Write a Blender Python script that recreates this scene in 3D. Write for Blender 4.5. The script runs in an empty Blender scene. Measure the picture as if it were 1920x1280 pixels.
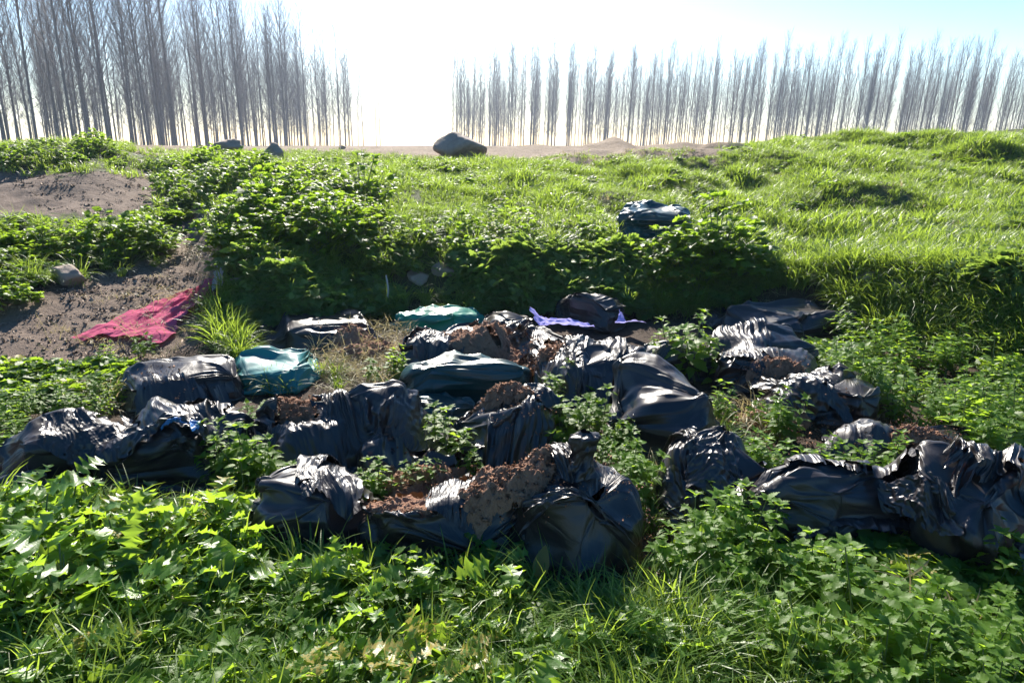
import bpy, math, random
import numpy as np
R = math.radians
rng = np.random.default_rng(7)
random.seed(7)
sc = bpy.context.scene
COL = sc.collection

# ------------------------------------------------------------ camera, sky, sun, exposure
PITCH = R(16.0)
FOC = 1280.0                       # focal length in pixels of a 1920 wide frame
EYE = 1.6
cam_d = bpy.data.cameras.new('camera'); cam_d.sensor_width = 36; cam_d.lens = 24
cam_d.clip_start = 0.05; cam_d.clip_end = 6000
cam = bpy.data.objects.new('camera', cam_d); COL.objects.link(cam)
cam.location = (0, 0, EYE); cam.rotation_euler = (R(90) - PITCH, 0, 0)
sc.camera = cam

HAZE_D = 0.0006
SUN_EL, SUN_AZ = R(36), R(-9)      # azimuth measured from +Y towards +X
world = bpy.data.worlds.new('World'); sc.world = world; world.use_nodes = True
nt = world.node_tree; nt.nodes.clear()
wo = nt.nodes.new('ShaderNodeOutputWorld'); bg = nt.nodes.new('ShaderNodeBackground')
sky = nt.nodes.new('ShaderNodeTexSky'); sky.sky_type = 'NISHITA'; sky.sun_disc = False
sky.sun_elevation = SUN_EL; sky.sun_rotation = SUN_AZ
sky.air_density = 1.0; sky.dust_density = 0.7; sky.ozone_density = 2.0; sky.altitude = 200
bg.inputs['Strength'].default_value = 0.075
hs = nt.nodes.new('ShaderNodeHueSaturation'); hs.inputs['Saturation'].default_value = 1.42
nt.links.new(sky.outputs[0], hs.inputs['Color']); nt.links.new(hs.outputs[0], bg.inputs['Color']); nt.links.new(bg.outputs[0], wo.inputs['Surface'])
sun_d = bpy.data.lights.new('sun', 'SUN'); sun_d.energy = 5.0; sun_d.angle = R(0.55)
sun_d.color = (1.0, 0.93, 0.82)
sun = bpy.data.objects.new('sun', sun_d); COL.objects.link(sun)
sd = np.array([math.sin(SUN_AZ) * math.cos(SUN_EL), math.cos(SUN_AZ) * math.cos(SUN_EL), math.sin(SUN_EL)])
from mathutils import Vector, Matrix, Euler
sun.rotation_euler = Vector(sd).to_track_quat('Z', 'Y').to_euler()
sc.view_settings.view_transform = 'Standard'; sc.view_settings.look = 'None'
sc.view_settings.exposure = 1.42; sc.view_settings.gamma = 1
sc.render.engine = 'CYCLES'
sc.cycles.max_bounces = 6; sc.cycles.transparent_max_bounces = 8
sc.cycles.diffuse_bounces = 3; sc.cycles.glossy_bounces = 3; sc.cycles.transmission_bounces = 3
sc.cycles.use_denoising = True

# ------------------------------------------------------------ projection helpers
cp, sp = math.cos(PITCH), math.sin(PITCH)
def project(x, y, z):
    """world point -> pixel of the 1920 x 1280 frame"""
    dz = z - EYE
    f = y * cp - dz * sp
    up = y * sp + dz * cp
    f = np.where(f < 0.05, 0.05, f)
    return 960 + FOC * x / f, 640 - FOC * up / f
def ray(u, v):
    a = (u - 960) / FOC; b = (640 - v) / FOC
    return np.array([a, cp + b * sp, b * cp - sp])

# ------------------------------------------------------------ noise
def _h(ix, iy, iz, s):
    n = (ix * 374761393 + iy * 668265263 + iz * 2147483647 + s * 1274126177) & 0xFFFFFFFF
    n = ((n ^ (n >> 13)) * 1274126177) & 0xFFFFFFFF
    n = (n ^ (n >> 16)) & 0xFFFFFFFF
    return n / 4294967295.0 * 2 - 1
def noise3(x, y, z, s=0, lin=False):
    x = np.asarray(x, float); y = np.asarray(y, float); z = np.asarray(z, float)
    x, y, z = np.broadcast_arrays(x, y, z)
    ix = np.floor(x).astype(np.int64); iy = np.floor(y).astype(np.int64); iz = np.floor(z).astype(np.int64)
    fx, fy, fz = x - ix, y - iy, z - iz
    if not lin: fx = fx * fx * (3 - 2 * fx); fy = fy * fy * (3 - 2 * fy); fz = fz * fz * (3 - 2 * fz)
    r = 0
    for a in (0, 1):
        for b in (0, 1):
            for c in (0, 1):
                w = (fx if a else 1 - fx) * (fy if b else 1 - fy) * (fz if c else 1 - fz)
                r = r + w * _h(ix + a, iy + b, iz + c, s)
    return r
def noise2(x, y, s=0):
    x = np.asarray(x, float); y = np.asarray(y, float)
    x, y = np.broadcast_arrays(x, y)
    ix = np.floor(x).astype(np.int64); iy = np.floor(y).astype(np.int64)
    fx, fy = x - ix, y - iy
    fx = fx * fx * (3 - 2 * fx); fy = fy * fy * (3 - 2 * fy)
    r = 0
    for a in (0, 1):
        for b in (0, 1):
            r = r + (fx if a else 1 - fx) * (fy if b else 1 - fy) * _h(ix + a, iy + b, 0 * ix, s)
    return r
def fbm2(x, y, o=4, s=0):
    r, a, f = 0, 1.0, 1.0
    for k in range(o):
        r = r + a * noise2(x * f + 17.3 * k, y * f - 9.1 * k, s + k); a *= 0.5; f *= 2.03
    return r
def fbm3(x, y, z, o=3, s=0):
    r, a, f = 0, 1.0, 1.0
    for k in range(o):
        r = r + a * noise3(x * f + 7.7 * k, y * f, z * f - 3.1 * k, s + k); a *= 0.5; f *= 2.03
    return r
def smooth(a, b, x):
    t = np.clip((x - a) / (b - a), 0, 1); return t * t * (3 - 2 * t)

# ------------------------------------------------------------ terrain height
PROF = {   # frame column : (distance, height) profile
 -500: [(4.3,0),(5,.16),(5.4,.23),(6.1,.46),(7,.67),(8,.85),(10.5,1.19),(12.5,1.55),(14,1.57),(20,1.58),(60,1.5)],
 0:    [(4.3,0),(5,.16),(5.4,.23),(6.1,.46),(7,.67),(8,.85),(10.5,1.17),(12.3,1.56),(14,1.58),(20,1.58),(60,1.5)],
 180:  [(4.4,0),(5,.12),(6,.27),(6.5,.36),(7,.52),(7.8,.72),(8.4,.82),(10.3,1.18),(12.3,1.62),(14,1.6),(20,1.58),(60,1.5)],
 350:  [(4.7,0),(5.6,.17),(6.9,.39),(7.8,.54),(8.3,.67),(9,.86),(11,1.12),(13,1.42),(15,1.57),(60,1.5)],
 440:  [(4.9,0),(5.75,.06),(6.05,.5),(7,.80),(8.5,.96),(11,1.19),(15,1.56),(60,1.5)],
 700:  [(5.5,0),(6.25,.02),(7.0,.62),(8,.82),(10,1.0),(13.5,1.3),(17,1.57),(60,1.5)],
 960:  [(5.5,0),(6.35,.03),(7.1,.51),(7.6,.57),(8.8,.74),(11,.95),(14.5,1.3),(18,1.57),(60,1.5)],
 1200: [(5.5,0),(6.25,.02),(7.05,.55),(7.8,.66),(9,.73),(11.5,.93),(15,1.29),(18,1.58),(60,1.5)],
 1400: [(5.5,0),(6.35,.03),(7.0,.45),(8,.51),(9.5,.67),(11.5,.92),(14.5,1.29),(17.5,1.68),(24,1.6),(60,1.5)],
 1650: [(5.2,0),(5.9,.02),(6.15,.47),(7.5,.57),(9,.72),(11,.94),(14,1.29),(17,1.75),(22,1.6),(60,1.5)],
 1920: [(4.5,0),(5.0,.02),(5.3,.6),(7,.65),(8.5,.78),(10.5,.98),(13,1.3),(16,1.72),(20,1.62),(60,1.5)],
 2500: [(4.0,0),(4.5,.02),(4.8,.6),(7,.66),(8.5,.78),(10.5,.98),(13,1.3),(16,1.72),(20,1.62),(60,1.5)],
}
for a_, b_ in ((960, 1200), (1400, 1650), (1650, 1920), (1920, 2500)):   # the foot of the bank runs obliquely: move it, do not cross-fade
    for k_ in range(1, 12):
        f_ = k_ / 12
        PROF[a_ + (b_ - a_) * f_] = [(p[0] * (1 - f_) + q[0] * f_, p[1] * (1 - f_) + q[1] * f_) for p, q in zip(PROF[a_], PROF[b_])]
PC = sorted(PROF)
YS = np.concatenate([np.arange(0, 20, 0.05), np.arange(20, 61, 1.0)])
PZ = np.array([np.interp(YS, [p[0] for p in PROF[c]], [p[1] for p in PROF[c]]) for c in PC])
PT = np.array([(c - 960) / FOC for c in PC])
def hbase(x, y):
    yy = np.clip(y, 1.6, 60)
    t = np.clip(x / yy, PT[0], PT[-1])
    iy = np.clip(np.searchsorted(YS, yy) - 1, 0, len(YS) - 2)
    fy = (yy - YS[iy]) / (YS[iy + 1] - YS[iy])
    ic = np.clip(np.searchsorted(PT, t) - 1, 0, len(PT) - 2)
    fc = (t - PT[ic]) / (PT[ic + 1] - PT[ic]); fc = fc * fc * (3 - 2 * fc)
    g = lambda c: PZ[c, iy] * (1 - fy) + PZ[c, iy + 1] * fy
    return g(ic) * (1 - fc) + g(ic + 1) * fc
def height(x, y):
    x = np.asarray(x, float); y = np.asarray(y, float)
    w = 0.05 * noise2(x * 1.7, y * 1.7, 3) + smooth(-2.2, -1.2, x) * (.20 * noise2(x * .9 + 4, 0 * y + 2, 31) + .10 * noise2(x * 2.6, y * .6, 32))
    z = hbase(x, y + w)
    far = smooth(6.6, 8.5, y) * (1 - smooth(17, 24, y))
    right = smooth(-0.5, 2.5, x)
    z = z + far * (0.10 + 0.10 * right) * noise2(x * 0.8 + 3, y * 0.62, 11) * smooth(7, 10, y)
    z = z + far * (0.06 + 0.11 * right) * noise2(x * 1.5, y * 1.3, 12)
    z = z - .75 * smooth(11.5, 14, y) * (1 - right) * far * ((0.10 + 0.10 * right) * noise2(x * 0.8 + 3, y * 0.62, 11) + (0.06 + 0.11 * right) * noise2(x * 1.5, y * 1.3, 12))
    z = z + 0.022 * fbm2(x * 2.2, y * 2.2, 4, 5) * (1 - smooth(18, 60, y))
    z = z + 0.018 * fbm2(x * 5, y * 5, 4, 9) * (1 - smooth(-3.2, -1.2, x)) * (1 - smooth(9, 13, y))
    z = z + 0.006 * fbm2(x * 14, y * 14, 3, 8) * (1 - smooth(9, 14, y))
    return z
def at(u, v, lift=0.0):
    """first terrain point met by the view ray through pixel (u, v)"""
    d = ray(u, v)
    s = np.concatenate([np.arange(1.2, 20, 0.02), np.arange(20, 400, 1.0)])
    X, Y, Z = d[0] * s, d[1] * s, EYE + d[2] * s
    hit = np.nonzero(Z < height(X, Y) + lift)[0]
    i = hit[0] if len(hit) else len(s) - 1
    return np.array([X[i], Y[i], float(height(X[i], Y[i]))])
def inpoly(u, v, poly):
    u = np.asarray(u); v = np.asarray(v); ins = np.zeros(u.shape, bool)
    n = len(poly)
    for i in range(n):
        x1, y1 = poly[i]; x2, y2 = poly[(i + 1) % n]
        if y1 == y2: continue
        c = ((y1 > v) != (y2 > v)) & (u < (x2 - x1) * (v - y1) / (y2 - y1) + x1)
        ins ^= c
    return ins

# ------------------------------------------------------------ mesh helpers
def mesh_np(name, V, F, smooth_shade=True, mat=None, attrs=None, mi=None):
    """V (n,3), F (m,k) array or list of such arrays"""
    me = bpy.data.meshes.new(name)
    Fs = F if isinstance(F, list) else [F]
    Fs = [np.asarray(f, np.int64) for f in Fs if len(f)]
    nl = sum(f.size for f in Fs); nf = sum(len(f) for f in Fs)
    me.vertices.add(len(V)); me.vertices.foreach_set('co', np.asarray(V, np.float32).ravel())
    me.loops.add(nl); me.polygons.add(nf)
    me.loops.foreach_set('vertex_index', np.concatenate([f.ravel() for f in Fs]).astype(np.int32))
    st, k0 = [], 0
    for f in Fs:
        st.append(k0 + np.arange(len(f)) * f.shape[1]); k0 += f.size
    me.polygons.foreach_set('loop_start', np.concatenate(st).astype(np.int32))
    if smooth_shade: me.polygons.foreach_set('use_smooth', np.ones(nf, bool))
    if mi is not None: me.polygons.foreach_set('material_index', np.asarray(mi, np.int32))
    for k, a in (attrs or {}).items():
        a = np.asarray(a, np.float32)
        if a.ndim == 1:
            at_ = me.attributes.new(k, 'FLOAT', 'POINT'); at_.data.foreach_set('value', a)
        elif a.shape[1] == 3:
            at_ = me.attributes.new(k, 'FLOAT_VECTOR', 'POINT'); at_.data.foreach_set('vector', a.ravel())
        else:
            at_ = me.attributes.new(k, 'FLOAT_COLOR', 'POINT'); at_.data.foreach_set('color', a.ravel())
    me.update(calc_edges=True); me.validate()
    for m in (mat if isinstance(mat, (list, tuple)) else [mat]):
        if m: me.materials.append(m)
    return me
def tag(o, label=None, cat=None, group=None, kind=None):
    if label: o['label'] = label
    if cat: o['category'] = cat
    if group: o['group'] = group
    if kind: o['kind'] = kind
    return o
def link(name, me, parent=None, loc=None):
    o = bpy.data.objects.new(name, me); COL.objects.link(o)
    if parent is not None: o.parent = parent
    if loc is not None: o.location = loc
    return o
def empty(name, loc, rz=0):
    o = bpy.data.objects.new(name, None); COL.objects.link(o); o.location = loc; o.rotation_euler = (0, 0, rz)
    o.empty_display_size = 0.1
    return o
def grid_faces(m, n, wrap=False, base=0):
    i = np.arange(m - 1)[:, None]; j = np.arange(n if wrap else n - 1)[None, :]
    j2 = (j + 1) % n
    f = np.stack([i * n + j, (i + 1) * n + j, (i + 1) * n + j2, i * n + j2], -1).reshape(-1, 4)
    return f + base
class Acc:
    """collects pieces into one mesh"""
    def __init__(s): s.V = []; s.T = []; s.Q = []; s.C = []; s.n = 0
    def add(s, V, T=None, Q=None, c=0.5):
        V = np.asarray(V, float)
        if T is not None and len(T): s.T.append(np.asarray(T) + s.n)
        if Q is not None and len(Q): s.Q.append(np.asarray(Q) + s.n)
        s.V.append(V); s.C.append(np.full(len(V), c) if np.isscalar(c) else c); s.n += len(V)
    def mesh(s, name, mat, smooth_shade=True):
        F = []
        if s.T: F.append(np.concatenate(s.T))
        if s.Q: F.append(np.concatenate(s.Q))
        return mesh_np(name, np.concatenate(s.V), F, smooth_shade, mat, {'var': np.concatenate(s.C)})
def tube(P, r, k=5):
    """tapered tube along points P (n,3) with radii r"""
    P = np.asarray(P, float); n = len(P); r = np.broadcast_to(r, (n,))
    T = np.gradient(P, axis=0); T /= np.linalg.norm(T, axis=1, keepdims=True) + 1e-9
    ref = np.array([0.13, 0.31, 0.94]) if abs(T[0, 2]) < 0.8 else np.array([1.0, 0.2, 0.1])
    A = np.cross(T, ref); A /= np.linalg.norm(A, axis=1, keepdims=True) + 1e-9
    B = np.cross(T, A)
    th = np.linspace(0, 2 * math.pi, k, endpoint=False)
    V = P[:, None] + r[:, None, None] * (np.cos(th)[None, :, None] * A[:, None] + np.sin(th)[None, :, None] * B[:, None])
    return V.reshape(-1, 3), grid_faces(n, k, True)

# ------------------------------------------------------------ materials
class M:
    def __init__(s, name):
        s.m = bpy.data.materials.new(name); s.m.use_nodes = True; s.t = s.m.node_tree; s.t.nodes.clear()
        s.out = s.n('ShaderNodeOutputMaterial')
    def n(s, t, **kw):
        nd = s.t.nodes.new(t)
        for k, v in kw.items():
            if k in nd.inputs.keys() if isinstance(k, str) else False: nd.inputs[k].default_value = v
            else: setattr(nd, k, v)
        return nd
    def l(s, a, b): s.t.links.new(a, b)
    def mix(s, fac, a, b, blend='MIX'):
        nd = s.t.nodes.new('ShaderNodeMix'); nd.data_type = 'RGBA'; nd.blend_type = blend
        for sock, v in ((nd.inputs[0], fac), (nd.inputs[6], a), (nd.inputs[7], b)):
            if hasattr(v, 'links') or isinstance(v, bpy.types.NodeSocket): s.l(v, sock)
            elif isinstance(v, tuple): sock.default_value = (*v, 1)
            else: sock.default_value = v
        return nd.outputs[2]
    def ramp(s, fac, stops):
        nd = s.t.nodes.new('ShaderNodeValToRGB')
        while len(nd.color_ramp.elements) < len(stops): nd.color_ramp.elements.new(0.5)
        for e, (p, c) in zip(nd.color_ramp.elements, stops):
            e.position = p; e.color = (*c, 1) if isinstance(c, tuple) else (c, c, c, 1)
        s.l(fac, nd.inputs[0]); return nd.outputs[0]
    def noise(s, scale, detail=3, rough=0.5, vec=None, dist=0):
        nd = s.n('ShaderNodeTexNoise'); nd.inputs['Scale'].default_value = scale
        nd.inputs['Detail'].default_value = detail; nd.inputs['Roughness'].default_value = rough
        nd.inputs['Distortion'].default_value = dist
        if vec is None: vec = s.geo()
        s.l(vec, nd.inputs['Vector']); return nd.outputs[0]
    def geo(s):
        nd = s.n('ShaderNodeTexCoord'); return nd.outputs['Object']
    def attr(s, name, vec=False):
        nd = s.n('ShaderNodeAttribute'); nd.attribute_name = name; return nd.outputs['Vector' if vec else 'Fac']
    def math(s, op, a, b=0.0, c=None):
        nd = s.n('ShaderNodeMath'); nd.operation = op
        for i, v in enumerate((a, b) if c is None else (a, b, c)):
            if isinstance(v, bpy.types.NodeSocket): s.l(v, nd.inputs[i])
            else: nd.inputs[i].default_value = v
        return nd.outputs[0]
    def scalev(s, v, sc_):
        nd = s.n('ShaderNodeVectorMath'); nd.operation = 'MULTIPLY'; s.l(v, nd.inputs[0]); nd.inputs[1].default_value = sc_
        return nd.outputs[0]
    def bump(s, h, dist=0.01, strength=1.0, normal=None):
        nd = s.n('ShaderNodeBump'); nd.inputs['Distance'].default_value = dist; nd.inputs['Strength'].default_value = strength
        s.l(h, nd.inputs['Height'])
        if normal is not None: s.l(normal, nd.inputs['Normal'])
        return nd.outputs[0]
    def pbr(s, color, rough=0.5, normal=None, spec=0.5, coat=0.0, final=True):
        nd = s.n('ShaderNodeBsdfPrincipled')
        for sock, v in ((nd.inputs['Base Color'], color), (nd.inputs['Roughness'], rough)):
            if isinstance(v, bpy.types.NodeSocket): s.l(v, sock)
            elif isinstance(v, tuple): sock.default_value = (*v, 1)
            else: sock.default_value = v
        nd.inputs['Specular IOR Level'].default_value = spec
        nd.inputs['Coat Weight'].default_value = coat; nd.inputs['Coat Roughness'].default_value = 0.15
        if normal is not None: s.l(normal, nd.inputs['Normal'])
        if final: s.l(nd.outputs[0], s.out.inputs[0])
        return nd.outputs[0]

def leaf_mat(name, dark, light, trans, rough=0.42, tw=0.45, spec=0.5, yellow=False):
    m = M(name)
    oi = m.n('ShaderNodeObjectInfo'); v = m.attr('var')
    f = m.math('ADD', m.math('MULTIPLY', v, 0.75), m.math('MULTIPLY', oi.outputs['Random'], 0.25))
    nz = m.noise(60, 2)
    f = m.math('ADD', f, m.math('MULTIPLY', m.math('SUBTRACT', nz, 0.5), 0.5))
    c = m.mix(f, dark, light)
    if yellow: c = m.mix(m.math('MULTIPLY', m.math('GREATER_THAN', oi.outputs['Random'], 0.93), m.math('GREATER_THAN', nz, 0.46)), c, (.34, .26, .06))
    b = m.bump(m.noise(140, 2), 0.0015, 0.6)
    p = m.pbr(c, rough, b, spec, final=False)
    tr = m.n('ShaderNodeBsdfTranslucent')
    m.l(m.mix(f, tuple(x * 0.7 for x in trans), trans), tr.inputs['Color'])
    mx = m.n('ShaderNodeMixShader'); mx.inputs[0].default_value = tw
    m.l(p, mx.inputs[1]); m.l(tr.outputs[0], mx.inputs[2]); m.l(mx.outputs[0], m.out.inputs[0])
    return m.m
MAT = {}
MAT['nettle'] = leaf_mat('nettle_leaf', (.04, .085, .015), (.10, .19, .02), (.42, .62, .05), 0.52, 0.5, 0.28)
MAT['creeper'] = leaf_mat('creeper_leaf', (.06, .11, .035), (.13, .20, .055), (.36, .52, .07), 0.5, 0.45, 0.3)  # leaf colour lifted to stand in for missing fill light on the bank
MAT['thistle'] = leaf_mat('thistle_leaf', (.045, .10, .025), (.11, .22, .03), (.42, .64, .04), 0.4, 0.48, 0.5, True)
MAT['weed'] = leaf_mat('weed_leaf', (.035, .08, .015), (.08, .16, .02), (.40, .60, .04), 0.5, 0.48, 0.28, True)
MAT['grass'] = leaf_mat('grass_blade', (.05, .10, .02), (.13, .22, .03), (.42, .58, .06), 0.42, 0.46, 0.45)
MAT['drygrass'] = leaf_mat('dry_grass_blade', (.16, .13, .06), (.32, .27, .13), (.5, .42, .2), 0.6, 0.35)
MAT['stem'] = leaf_mat('stem_green', (.06, .10, .03), (.12, .16, .05), (.2, .3, .05), 0.5, 0.1)
MAT['dock'] = leaf_mat('dock_leaf', (.05, .12, .02), (.12, .22, .03), (.4, .6, .04), 0.35, 0.5)
MAT['straw'] = leaf_mat('straw', (.12, .08, .045), (.30, .22, .12), (.3, .2, .1), 0.7, 0.15)

def ground_mat():
    m = M('ground_soil')
    n1 = m.noise(1.3, 6, 0.6); n2 = m.noise(14, 6, 0.65); n3 = m.noise(90, 3, 0.6)
    soil = m.mix(n2, (.022, .014, .010), (.085, .055, .036))
    dirt = m.mix(n2, (.085, .057, .041), (.25, .18, .135))
    dirt = m.mix(m.math('MULTIPLY', n1, 0.5), dirt, (.13, .095, .075))
    ridge = m.mix(n2, (.12, .085, .055), (.32, .235, .16))
    green = m.mix(n2, (.035, .04, .014), (.09, .11, .03))
    c = m.mix(m.attr('w_green'), soil, green)
    c = m.mix(m.attr('w_dirt'), c, dirt)
    c = m.mix(m.attr('w_ridge'), c, ridge)
    h = m.math('ADD', m.math('MULTIPLY', n2, 0.7), m.math('MULTIPLY', n3, 0.35))
    m.pbr(c, 0.9, m.bump(h, 0.05, 1.0), 0.25)
    return m.m
MAT['ground'] = ground_mat()

def plastic(name, c0, c1, rough=0.36, spec=0.48, alpha=None):
    m = M(name)
    q = m.attr('film', True)                       # (along, around, seed) coordinates on the film, metres
    st = m.scalev(q, (3.0, 26.0, 1.0)); st2 = m.scalev(q, (9.0, 60.0, 1.0))
    a = m.noise(1.0, 3, 0.55, st, 0.6); b = m.noise(1.0, 2, 0.5, st2, 0.4)
    cr = m.noise(13.0, 3, 0.6, q, 1.2)
    ridge = m.math('ABSOLUTE', m.math('SUBTRACT', cr, 0.5))
    ra = m.math('ABSOLUTE', m.math('SUBTRACT', a, 0.5))
    mask = m.ramp(m.noise(2.3, 2, 0.5, q), [(0.35, 0.0), (0.62, 1.0)])
    h = m.math('ADD', m.math('MULTIPLY', m.math('MULTIPLY', ra, m.ramp(m.noise(1.7, 2, 0.5, q), [(0.4, 0.1), (0.65, 1.0)])), 0.8), m.math('MULTIPLY', b, 0.10))
    h = m.math('ADD', h, m.math('MULTIPLY', m.math('MULTIPLY', ridge, mask), 1.6))
    dust = m.ramp(m.noise(5.0, 5, 0.65, q), [(0.45, 0.0), (0.8, 1.0)])
    col = m.mix(m.noise(7, 3, 0.5, q), c0, c1)
    col = m.mix(m.math('MULTIPLY', dust, 0.35), col, (.10, .085, .075))
    rg = m.math('ADD', rough, m.math('MULTIPLY', dust, 0.25))
    p = m.pbr(col, rg, m.bump(h, 0.008, 0.7), spec, 0.05, final=False)
    if alpha:
        tr = m.n('ShaderNodeBsdfTranslucent'); tr.inputs['Color'].default_value = (*alpha[0], 1)
        mx = m.n('ShaderNodeMixShader'); mx.inputs[0].default_value = alpha[1]
        m.l(p, mx.inputs[1]); m.l(tr.outputs[0], mx.inputs[2]); m.l(mx.outputs[0], m.out.inputs[0])
    else:
        m.l(p, m.out.inputs[0])
    return m.m
MAT['black'] = plastic('black_film', (.013, .010, .011), (.030, .023, .024))
MAT['brownblack'] = plastic('brown_black_film', (.014, .011, .011), (.035, .026, .022), 0.3, 0.6, ((.12, .05, .02), 0.10))
MAT['darkgreen'] = plastic('dark_green_film', (.004, .032, .034), (.010, .062, .058), 0.28)
MAT['green'] = plastic('green_film', (.012, .20, .15), (.04, .34, .24), 0.32, 0.5, ((.03, .45, .30), 0.25))
MAT['teal'] = plastic('teal_net_film', (.012, .14, .16), (.03, .27, .25), 0.5, 0.35, ((.02, .35, .28), 0.2))
MAT['bluefilm'] = plastic('blue_film', (.01, .12, .35), (.02, .2, .5), 0.35)
MAT['palefilm'] = plastic('blue_grey_film', (.05, .06, .10), (.10, .11, .16), 0.32)

def cloth(name, c0, c1, trans):
    m = M(name); q = m.attr('film', True)
    c = m.mix(m.noise(9, 4, 0.6, q), c0, c1)
    h = m.math('ADD', m.noise(420, 1, 0.5, q), m.math('MULTIPLY', m.noise(25, 3, 0.5, q), 3.0))
    p = m.pbr(c, 0.9, m.bump(h, 0.004, 0.6), 0.15, final=False)
    tr = m.n('ShaderNodeBsdfTranslucent'); tr.inputs['Color'].default_value = (*trans, 1)
    mx = m.n('ShaderNodeMixShader'); mx.inputs[0].default_value = 0.25
    m.l(p, mx.inputs[1]); m.l(tr.outputs[0], mx.inputs[2]); m.l(mx.outputs[0], m.out.inputs[0])
    return m.m
MAT['red'] = cloth('red_fabric', (.46, .065, .14), (.62, .13, .24), (.65, .16, .25))
MAT['lilac'] = cloth('lilac_fabric', (.34, .32, .72), (.46, .42, .84), (.5, .48, .9))
MAT['rag'] = cloth('grey_fabric', (.30, .30, .33), (.5, .5, .52), (.4, .4, .4))

def compost_mat():
    m = M('compost')
    n1 = m.noise(45, 6, 0.7); n2 = m.noise(160, 3, 0.6); n0 = m.noise(7, 3)
    c = m.mix(n1, (.12, .058, .036), (.52, .28, .17))
    c = m.mix(m.math('MULTIPLY', n0, 0.5), c, (.15, .08, .05))
    m.pbr(c, 0.85, m.bump(m.math('ADD', n1, m.math('MULTIPLY', n2, 0.5)), 0.012, 1.0), 0.3)
    return m.m
MAT['compost'] = compost_mat()
def rock_mat():
    m = M('rock')
    n1 = m.noise(6, 6, 0.65); n2 = m.noise(40, 4, 0.6)
    c = m.mix(n1, (.14, .105, .085), (.42, .33, .26))
    c = m.mix(m.math('MULTIPLY', n2, 0.4), c, (.2, .17, .15))
    m.pbr(c, 0.85, m.bump(m.math('ADD', n1, m.math('MULTIPLY', n2, 0.3)), 0.03, 0.9), 0.3)
    return m.m
MAT['rock'] = rock_mat()
def bark_mat():
    m = M('poplar_bark')
    n1 = m.noise(3.0, 4, 0.6, m.scalev(m.geo(), (3, 3, .6)))
    c = m.mix(n1, (.10, .085, .085), (.22, .19, .18))
    m.pbr(c, 0.85, None, 0.25)
    return m.m
MAT['bark'] = bark_mat()
def flat_mat(name, c, rough=0.7):
    m = M(name); n = m.noise(30, 3); m.pbr(m.mix(n, tuple(x * .7 for x in c), c), rough, m.bump(n, .004, .5)); return m.m
MAT['stick'] = flat_mat('pale_wood', (.42, .40, .40))
MAT['brownleaf'] = flat_mat('dead_leaf', (.25, .09, .03))

# ------------------------------------------------------------ the ground sheet
def spaced(lo, hi, step, far, n):
    a = np.arange(lo, hi, step)
    g = hi + (far - hi) * (np.geomspace(1, 400, n) - 1) / 399
    return a, g
gx, gr = spaced(-9.5, 9.5, 0.05, 420, 50)
xs = np.concatenate([-(gr[::-1]), gx, gr])
ya, yg = spaced(-3, 20, 0.05, 600, 60)
ys = np.concatenate([[-60, -15], ya, yg])
X, Y = np.meshgrid(xs, ys)
Z = height(X, Y)
U, Vv = project(X, Y, Z)
inview = Y > 1
TRACK = [(-200,560),(0,575),(150,525),(300,480),(395,455),(410,520),(385,560),(350,650),(215,715),(0,745),(-200,760)]
SLOPE = [(-400,318),(0,322),(200,322),(345,322),(320,360),(270,400),(100,402),(-400,410)]
PATH2 = [(270,400),(420,395),(440,470),(380,500),(300,480)]
Un = U + 18 * noise2(X * 3, Y * 3, 21) + 8 * noise2(X * 9, Y * 9, 22)
Vn = Vv + 10 * noise2(X * 3 + 9, Y * 3, 23) + 5 * noise2(X * 9, Y * 9, 24)
wd = (inpoly(Un, Vn, TRACK) | inpoly(Un, Vn, SLOPE) | inpoly(Un, Vn, PATH2)) & inview
rid = inview & (Y > 12.6) & (Un > 230) & (Un < 1360) & (Vn < 306)
wg = smooth(6.2, 7.2, Y) * 1.0
ground = link('ground', mesh_np('ground', np.stack([X, Y, Z], -1).reshape(-1, 3), grid_faces(len(ys), len(xs))[:, ::-1], True, MAT['ground'],
    {'w_dirt': wd.ravel().astype(float), 'w_ridge': rid.ravel().astype(float), 'w_green': wg.ravel()}))
tag(ground, kind='structure')


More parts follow.
